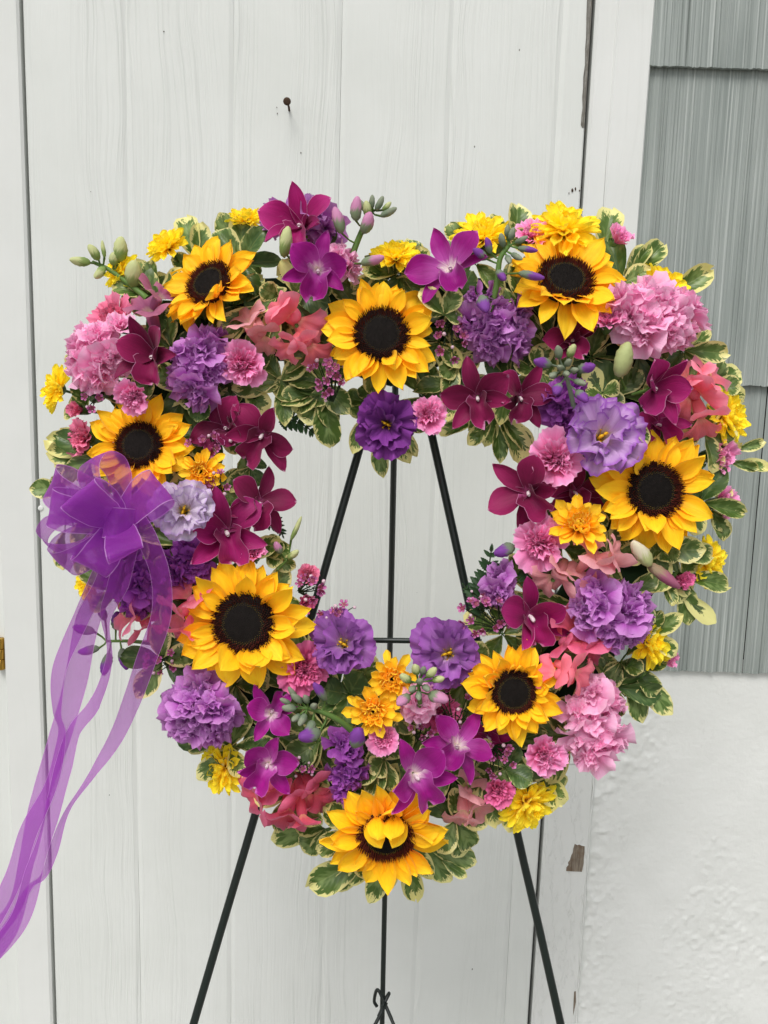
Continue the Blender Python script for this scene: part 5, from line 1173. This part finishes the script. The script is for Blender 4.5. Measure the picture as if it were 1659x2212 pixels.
# ---- variegated leaves that stand out, one sprig at a time
SPR = [
 (430, 572, -.004, 'upright cream edged leaf behind the daisy in profile', [(398, 462, 50), (432, 480, 44), (370, 560, 36)]),
 (520, 560, -.004, 'pair of broad leaves behind the tilted sunflower', [(474, 462, 52), (522, 468, 50), (552, 510, 34), (545, 560, 40), (560, 600, 40)]),
 (345, 640, .004, 'rounded leaves under the green snapdragon bud spike', [(238, 620, 46), (300, 562, 40), (322, 560, 34), (338, 588, 46), (258, 650, 40)]),
 (1110, 530, -.006, 'two tall leaves on the top rim above the first purple buds', [(1118, 436, 52), (1058, 466, 40), (1096, 478, 34), (1130, 500, 40)]),
 (1000, 540, -.004, 'rounded leaf pair behind the daisy and big magenta orchid', [(970, 480, 40), (1000, 490, 36)]),
 (905, 590, .010, 'leaves behind the daisy above the heart dip', [(880, 510, 44), (908, 532, 40), (846, 572, 46), (892, 578, 52)]),
 (1300, 560, -.006, 'tall upright leaf beside the carnation bud against the shingles', [(1322, 444, 56), (1345, 540, 34)]),
 (1355, 610, -.004, 'two long leaves pointing up over the grey shingles', [(1438, 522, 48), (1404, 528, 40), (1372, 580, 40), (1395, 600, 34)]),
 (1425, 650, -.006, 'long leaf pointing sideways over the shingles above the shoulder daisy', [(1535, 582, 50), (1470, 650, 34), (1390, 610, 40)]),
 (1480, 770, -.008, 'small leaves behind the big lilac pink stock at the rim', [(1535, 712, 32), (1532, 772, 34), (1520, 740, 26)]),
 (1530, 840, -.006, 'rounded leaves behind the coral snapdragon over the shingles', [(1606, 800, 54), (1602, 835, 46), (1614, 868, 46), (1565, 770, 34)]),
 (1530, 990, -.010, 'narrow pointed leaves stretching over the shingles by the sideways carnation', [(1652, 952, 26), (1660, 1016, 30), (1640, 1012, 22), (1600, 955, 34), (1560, 950, 36)]),
 (1535, 1100, -.010, 'little leaves beside the carnation peeping behind the sunflower', [(1582, 1072, 34), (1580, 1055, 30), (1562, 1150, 36), (1568, 1170, 40)]),
 (1430, 1190, .020, 'broad leaves spread under the sunflower next to the shingles', [(1526, 1186, 56, .012), (1470, 1196, 46, .008), (1400, 1188, 44), (1545, 1200, 44), (1440, 1216, 34)]),
 (1435, 1250, .010, 'long creamy leaf pointing down over the shingles', [(1545, 1345, 42, .0, 'leaf_cream'), (1480, 1300, 50, .004), (1500, 1275, 40, .002, 'leaf_cream'), (1450, 1310, 30)]),
 (1365, 1440, .004, 'long dark leaves hanging over the white foundation wall', [(1386, 1560, 56), (1450, 1542, 56), (1420, 1505, 44), (1348, 1508, 50), (1300, 1462, 44), (1440, 1430, 36)]),
 (1300, 1570, -.004, 'dark leaf at the outer side of the hanging pink stock', [(1332, 1592, 44, .0, 'leaf_green'), (1325, 1540, 34, .0, 'leaf_green'), (1300, 1648, 42, .0, 'leaf_green')]),
 (1165, 1660, .004, 'green leaves behind the daisy over the easel leg', [(1218, 1742, 54), (1222, 1700, 44), (1190, 1758, 44), (1205, 1665, 36)]),
 (1040, 1690, .012, 'cream backed leaves below the upright magenta orchid', [(1008, 1690, 42, .016), (996, 1718, 40, .012, 'leaf_cream'), (1006, 1735, 40, .008), (1075, 1785, 40), (1110, 1745, 36), (962, 1748, 34)]),
 (870, 1800, -.012, 'fan of leaves under the lowest sunflower', [(665, 1918, 62), (722, 1922, 42), (748, 1912, 34), (795, 1952, 46), (898, 1942, 44), (975, 1900, 50), (1008, 1895, 26), (1028, 1862, 52), (935, 1900, 40), (830, 1930, 34)]),
 (700, 1790, -.008, 'broad leaves between deep coral snapdragon and lowest sunflower', [(585, 1810, 56), (655, 1840, 56), (690, 1850, 50), (635, 1785, 40), (705, 1800, 36)]),
 (980, 1810, -.006, 'leaves beside the lowest sunflower under the dusty snapdragon', [(1010, 1810, 44), (1030, 1790, 40, .0, 'leaf_cream'), (1000, 1850, 40)]),
 (475, 1600, .0, 'green leaf at the lower outer edge under the purple stock', [(380, 1590, 60, .0, 'leaf_green'), (402, 1610, 46), (520, 1620, 36), (470, 1625, 40)]),
 (200, 985, -.006, 'broad cream edged leaves beside the rose carnation', [(102, 950, 54), (104, 975, 50), (118, 1008, 52), (130, 925, 44), (170, 1040, 40)]),
 (140, 1055, -.01, 'lone pale tipped leaf poking out beyond the ribbon bow', [(62, 1056, 42, .0), (112, 1030, 40), (140, 1230, 34), (180, 1245, 30)]),
 (190, 880, -.004, 'leaves behind the outermost daisy', [(148, 872, 44), (138, 905, 36), (160, 820, 34), (150, 760, 30), (155, 730, 26)]),
 (690, 850, .006, 'rounded leaves along the inner edge above the easel top', [(588, 842, 60), (596, 868, 50), (636, 890, 56), (662, 918, 56), (690, 880, 56), (718, 968, 54), (722, 930, 44)]),
 (800, 870, -.004, 'leaves hanging around the deep purple lisianthus', [(762, 980, 38), (828, 1032, 36), (886, 1000, 44), (902, 985, 36), (760, 900, 44), (740, 860, 40), (785, 830, 40), (930, 930, 34)]),
 (1070, 890, -.006, 'pointed leaves hanging into the opening under the plum orchids', [(1012, 962, 34), (1046, 968, 36), (1082, 1000, 36), (1130, 1002, 54), (1150, 980, 44), (1012, 930, 34), (950, 940, 40)]),
 (440, 850, .030, 'leaves between purple stock and the half hidden sunflower', [(388, 872, 48), (424, 912, 44, .008, 'leaf_green'), (448, 868, 50), (368, 808, 34), (400, 830, 30)]),
 (540, 1010, .008, 'dark rounded leaf behind the plum orchids by the golden daisy', [(556, 985, 54, .0, 'leaf_green'), (560, 1050, 40, .0, 'leaf_green'), (512, 1000, 44), (498, 1065, 40)]),
 (575, 1200, .010, 'small leaves beside the rosebud like carnation', [(606, 1160, 44), (628, 1178, 40), (610, 1215, 40), (592, 1180, 36), (640, 1225, 34)]),
 (755, 1500, .020, 'dark green leaf whorl between violet lisianthus and golden daisy', [(782, 1452, 58, .012, 'leaf_green'), (700, 1490, 56, .006, 'leaf_green'), (735, 1570, 56, .01, 'leaf_green'), (800, 1500, 46, .0, 'leaf_green'), (815, 1420, 50), (690, 1530, 44, .0, 'leaf_green')]),
 (690, 1600, .018, 'broad leaf beside the hanging magenta orchid', [(618, 1652, 64, .016), (640, 1610, 50), (600, 1540, 34), (700, 1660, 40), (740, 1580, 40)]),
 (830, 1640, .026, 'cream edged leaves beside the broad magenta orchid', [(765, 1690, 48, .012), (800, 1672, 52, .014), (788, 1635, 44), (820, 1625, 40), (845, 1715, 44), (800, 1720, 44)]),
 (600, 640, .022, 'leaves between the tilted sunflower and coral snapdragon', [(545, 680, 34, .014), (574, 690, 34, .012), (560, 620, 44), (600, 620, 40), (540, 760, 44), (470, 722, 50, .01), (452, 758, 46), (590, 760, 46)]),
 (640, 640, .034, 'creamy upright leaves beside the white throated orchid', [(606, 562, 34, .01, 'leaf_cream'), (638, 590, 30, .01), (655, 640, 30), (712, 655, 60, .004, 'leaf_green')]),
 (720, 520, -.002, 'creamy leaf beside the pink budded stock spike', [(716, 452, 36, .0, 'leaf_cream'), (690, 480, 34)]),
 (960, 680, .046, 'pair of rounded grey leaves under the big magenta orchid', [(984, 622, 44, .01), (906, 625, 42, .008), (1000, 690, 36), (930, 660, 36)]),
 (985, 790, .016, 'folded leaves beside the waxflower under the purple stock', [(948, 760, 46), (1002, 760, 52), (1012, 810, 44), (950, 810, 44), (990, 870, 50), (960, 860, 40)]),
 (1160, 800, .020, 'leaves between the two plum orchids', [(1108, 790, 40), (1180, 742, 44), (1160, 840, 40), (1190, 870, 44), (1150, 750, 36)]),
 (1300, 850, .030, 'curled leaves below the yellow green orchid bud', [(1340, 832, 40, .01), (1350, 870, 40, .008), (1285, 830, 44, .0, 'leaf_green'), (1270, 860, 40), (1265, 790, 44, .0, 'leaf_cream')]),
 (1372, 900, .045, 'slim leaf lying across the edge of the lavender lisianthus', [(1396, 962, 24, .012), (1360, 880, 24)]),
 (945, 1600, .028, 'leaf pair behind the broad and upright magenta orchids', [(910, 1650, 44), (930, 1590, 44), (960, 1640, 40)]),
 (1090, 1660, .025, 'dark leaf beside the carnation under the curled sunflower', [(1150, 1690, 50, .012, 'leaf_green'), (1030, 1600, 40), (1120, 1610, 40, .0, 'leaf_green'), (1080, 1690, 40)]),
 (1340, 1430, .012, 'leaves below the large purple stock', [(1352, 1452, 44), (1390, 1450, 40), (1310, 1490, 40), (1410, 1340, 40), (1430, 1320, 30)])]
for i, (x, y, h, lb, lv) in enumerate(SPR): leafspray(x, y, h, lb, lv, seed=200 + i)

# ---- filler sprigs tucked low between the flowers all round the form
rgf = random.Random(77); used_lab = set()
hl = np.array(bez(np.array(HEART + HEART[:1], float), 8))
cum = np.concatenate([[0], np.cumsum(np.linalg.norm(np.diff(hl, axis=0), axis=1))])
NF = 104
for i in range(NF):
    s_ = (i + .5) / NF * cum[-1]; j = min(len(hl) - 2, int(np.searchsorted(cum, s_) - 1)); p = hl[j]
    tn = hl[j + 1] - hl[j - 1]; tn /= np.linalg.norm(tn); nm = np.array([tn[1], -tn[0]])
    side = (-132, 40, 128, -40)[i % 4]; q = p + nm * side
    lv = []; a0 = rgf.uniform(0, 6.28)
    for k in range(5):
        a = a0 + k * 1.26 + rgf.uniform(-.25, .25); L = rgf.uniform(66, 108)
        lv.append((q[0] + L * math.cos(a), q[1] + L * math.sin(a), rgf.uniform(38, 52), rgf.uniform(-.006, .012), 'leaf' if rgf.random() < .7 else 'leaf_green'))
    near = sorted(ANCH, key=lambda a: (a[0] - q[0]) ** 2 + (a[1] - q[1]) ** 2)
    lb = None
    for b_ in range(1, 9):
        cand = f'low leaf sprig between the {near[0][2]} and the {near[b_][2]}'
        if cand not in used_lab and len(cand.split()) <= 16: lb = cand; break
        cand = f'low leaf sprig between the {near[1][2]} and the {near[b_ + 1][2]}'
        if cand not in used_lab and len(cand.split()) <= 16 and near[b_ + 1] is not near[1]: lb = cand; break
    lb = lb or f'low leaf sprig nearest to the {near[0][2]}, {"outer" if side < 0 else "inner"} side'
    used_lab.add(lb)
    leafspray(q[0], q[1], .012, lb, lv, seed=300 + i)

# ================================================================ RIBBON BOW
def strip(pts, widths, wdirs, nv=7, n=10, wave=0.0, seed=0):
    c = [Vector(tuple(p)) for p in bez([tuple(p) for p in pts], n)]
    m = len(c); wd = np.interp(np.linspace(0, 1, m), np.linspace(0, 1, len(widths)), widths)
    dd = [Vector(tuple(d)) for d in bez([tuple(d) for d in wdirs], max(2, int(m / max(1, len(wdirs) - 1)) + 1))]
    V = []; UV = []; acc = 0
    for i in range(m):
        if i: acc += (c[i] - c[i - 1]).length
        T_ = (c[min(i + 1, m - 1)] - c[max(i - 1, 0)]).normalized()
        d = dd[min(len(dd) - 1, int(i / max(1, m - 1) * (len(dd) - 1)))]; d = (d - T_ * d.dot(T_)).normalized(); nn = T_.cross(d)
        for k in range(nv):
            s = k / (nv - 1) - .5
            V.append(tuple(c[i] + d * (s * wd[i]) + nn * (wave * (0.5 * math.cos(s * 5 + seed) + math.sin(acc * 90 + seed + s * 2) * .6))))
            UV.append((acc * 10, s + .5))
    return V, gridfaces(m, nv), UV
KX, KY, KH = 266, 1128, .088
ko = P(KX, KY, KH)
bow = thing('ribbon_bow', 'sheer purple organza ribbon bow with long tails blown to one side', 'ribbon', Matrix.Translation(ko))
def rib(name, pts, widths, wdirs, wave=.0012, seed=0, nv=7, n=9):
    V, Fc, UV = strip([p - ko for p in pts], widths, wdirs, nv, n, wave, seed)
    link(name, mk(name, V, Fc, MAT['ribbon'], uv=UV), bow)
k_ = M_PER_PX(KH)
LOOPS = [  # picture angle, length, width, twist of the ribbon, opening of the loop, lift of the loop's tip
 (110, 150, 96, .75, 52, .004), (40, 122, 84, .2, 40, .012), (150, 178, 84, .35, 44, .002), (190, 184, 74, 1.25, 50, -.004), (212, 158, 80, .8, 44, .004),
 (165, 132, 80, .2, 40, .022), (238, 112, 80, .45, 40, .014), (130, 84, 92, .1, 42, .036), (-62, 78, 76, .25, 36, .030)]
for i, (a, L, W, tw, op, lf) in enumerate(LOOPS):
    a = rad(a); d = R * math.cos(a) + U * math.sin(a); pr = R * -math.sin(a) + U * math.cos(a)
    ux = (B * math.cos(tw) + pr * math.sin(tw))        # loop opens along ux, ribbon runs across wv
    wv = (pr * math.cos(tw) - B * math.sin(tw))
    c = ko + B * (lf * .4)
    def q(f, o): return c + d * (L * f * k_) + ux * (o * op * 1.25 * k_) + B * (lf * f)
    pts = [q(.02, .08), q(.28, .42), q(.62, .62), q(.88, .48), q(1.0, .0), q(.86, -.46), q(.58, -.52), q(.26, -.3), q(.02, -.08)]
    w0 = W * k_
    rib('loop', pts, [w0 * .5, w0 * .85, w0, w0, w0, w0, w0 * .95, w0 * .8, w0 * .5], [wv, wv + d * .1, wv, wv - d * .15, wv], .0014, i * 1.7)
rib('knot', [ko + d_ for d_ in (R * -.012 + B * .012, R * -.008 + B * .028, R * .004 + B * .034, R * .014 + B * .026, R * .016 + B * .008)], [.024, .026, .026, .024, .022], [U, U + R * .2, U], .0006, 3)
def tail(name, pts, widths, wdirs, seed):
    rib(name, [P(*p) for p in pts], [w_ * .88 * M_PER_PX(.05) for w_ in widths], wdirs, .0010, seed, 7, 10)
ri = R + U * .15
tail('tail', [(262, 1160, .085), (222, 1235, .078), (178, 1330, .060), (130, 1440, .050), (122, 1535, .046), (134, 1590, .046), (108, 1700, .046), (60, 1800, .046), (28, 1900, .046), (-30, 2010, .046), (-90, 2090, .046)],
     [44, 46, 40, 40, 34, 44, 46, 48, 46, 46, 46], [ri, ri, R + B * .4, R + B * 1.0, R + B * .3, R + U * .4, R + U * .3 + B * .4], 1)
tail('tail', [(250, 1150, .088), (232, 1250, .080), (190, 1340, .058), (164, 1470, .044), (130, 1590, .038), (88, 1720, .036), (60, 1850, .036), (30, 1960, .036), (-50, 2060, .036)],
     [46, 52, 58, 56, 54, 44, 48, 48, 48], [ri, ri, R, R + U * .2, R + U * .3, R + B * .6, R + U * .4], 2)
tail('tail', [(282, 1160, .090), (256, 1260, .082), (228, 1335, .062), (238, 1420, .052), (205, 1520, .048), (160, 1580, .048), (136, 1660, .050), (112, 1760, .050), (75, 1880, .050), (40, 1990, .050), (-40, 2085, .050)],
     [46, 50, 28, 36, 42, 34, 46, 50, 48, 48, 48], [ri, ri, R + B * 1.2, R + B * .4, R + U * .5, R + U * .6 + B * .5, R + U * .3, R + U * .4], 3)
tail('tail', [(290, 1120, .098), (318, 1165, .100), (346, 1240, .094), (348, 1330, .084), (316, 1425, .070), (286, 1510, .056), (252, 1590, .050), (205, 1665, .048), (150, 1745, .048), (118, 1830, .048), (95, 1890, .048), (60, 1925, .048), (20, 2010, .048), (-40, 2090, .048)],
     [50, 50, 46, 48, 48, 44, 36, 24, 34, 34, 26, 18, 40, 44], [R + U * .5, R + U * .2, R, R + U * .2, R + U * .4, R + U * .6, R + U * .5 + B * 1.0, R + B * .6, R + U * .4 + B * .5, R + U * .5, R + U * .4], 4)

dup_ = [l for l, c_ in LABELS.items() if c_ > 1]
print('objects', len(bpy.data.objects), 'meshes', len(bpy.data.meshes), 'dup labels', dup_)
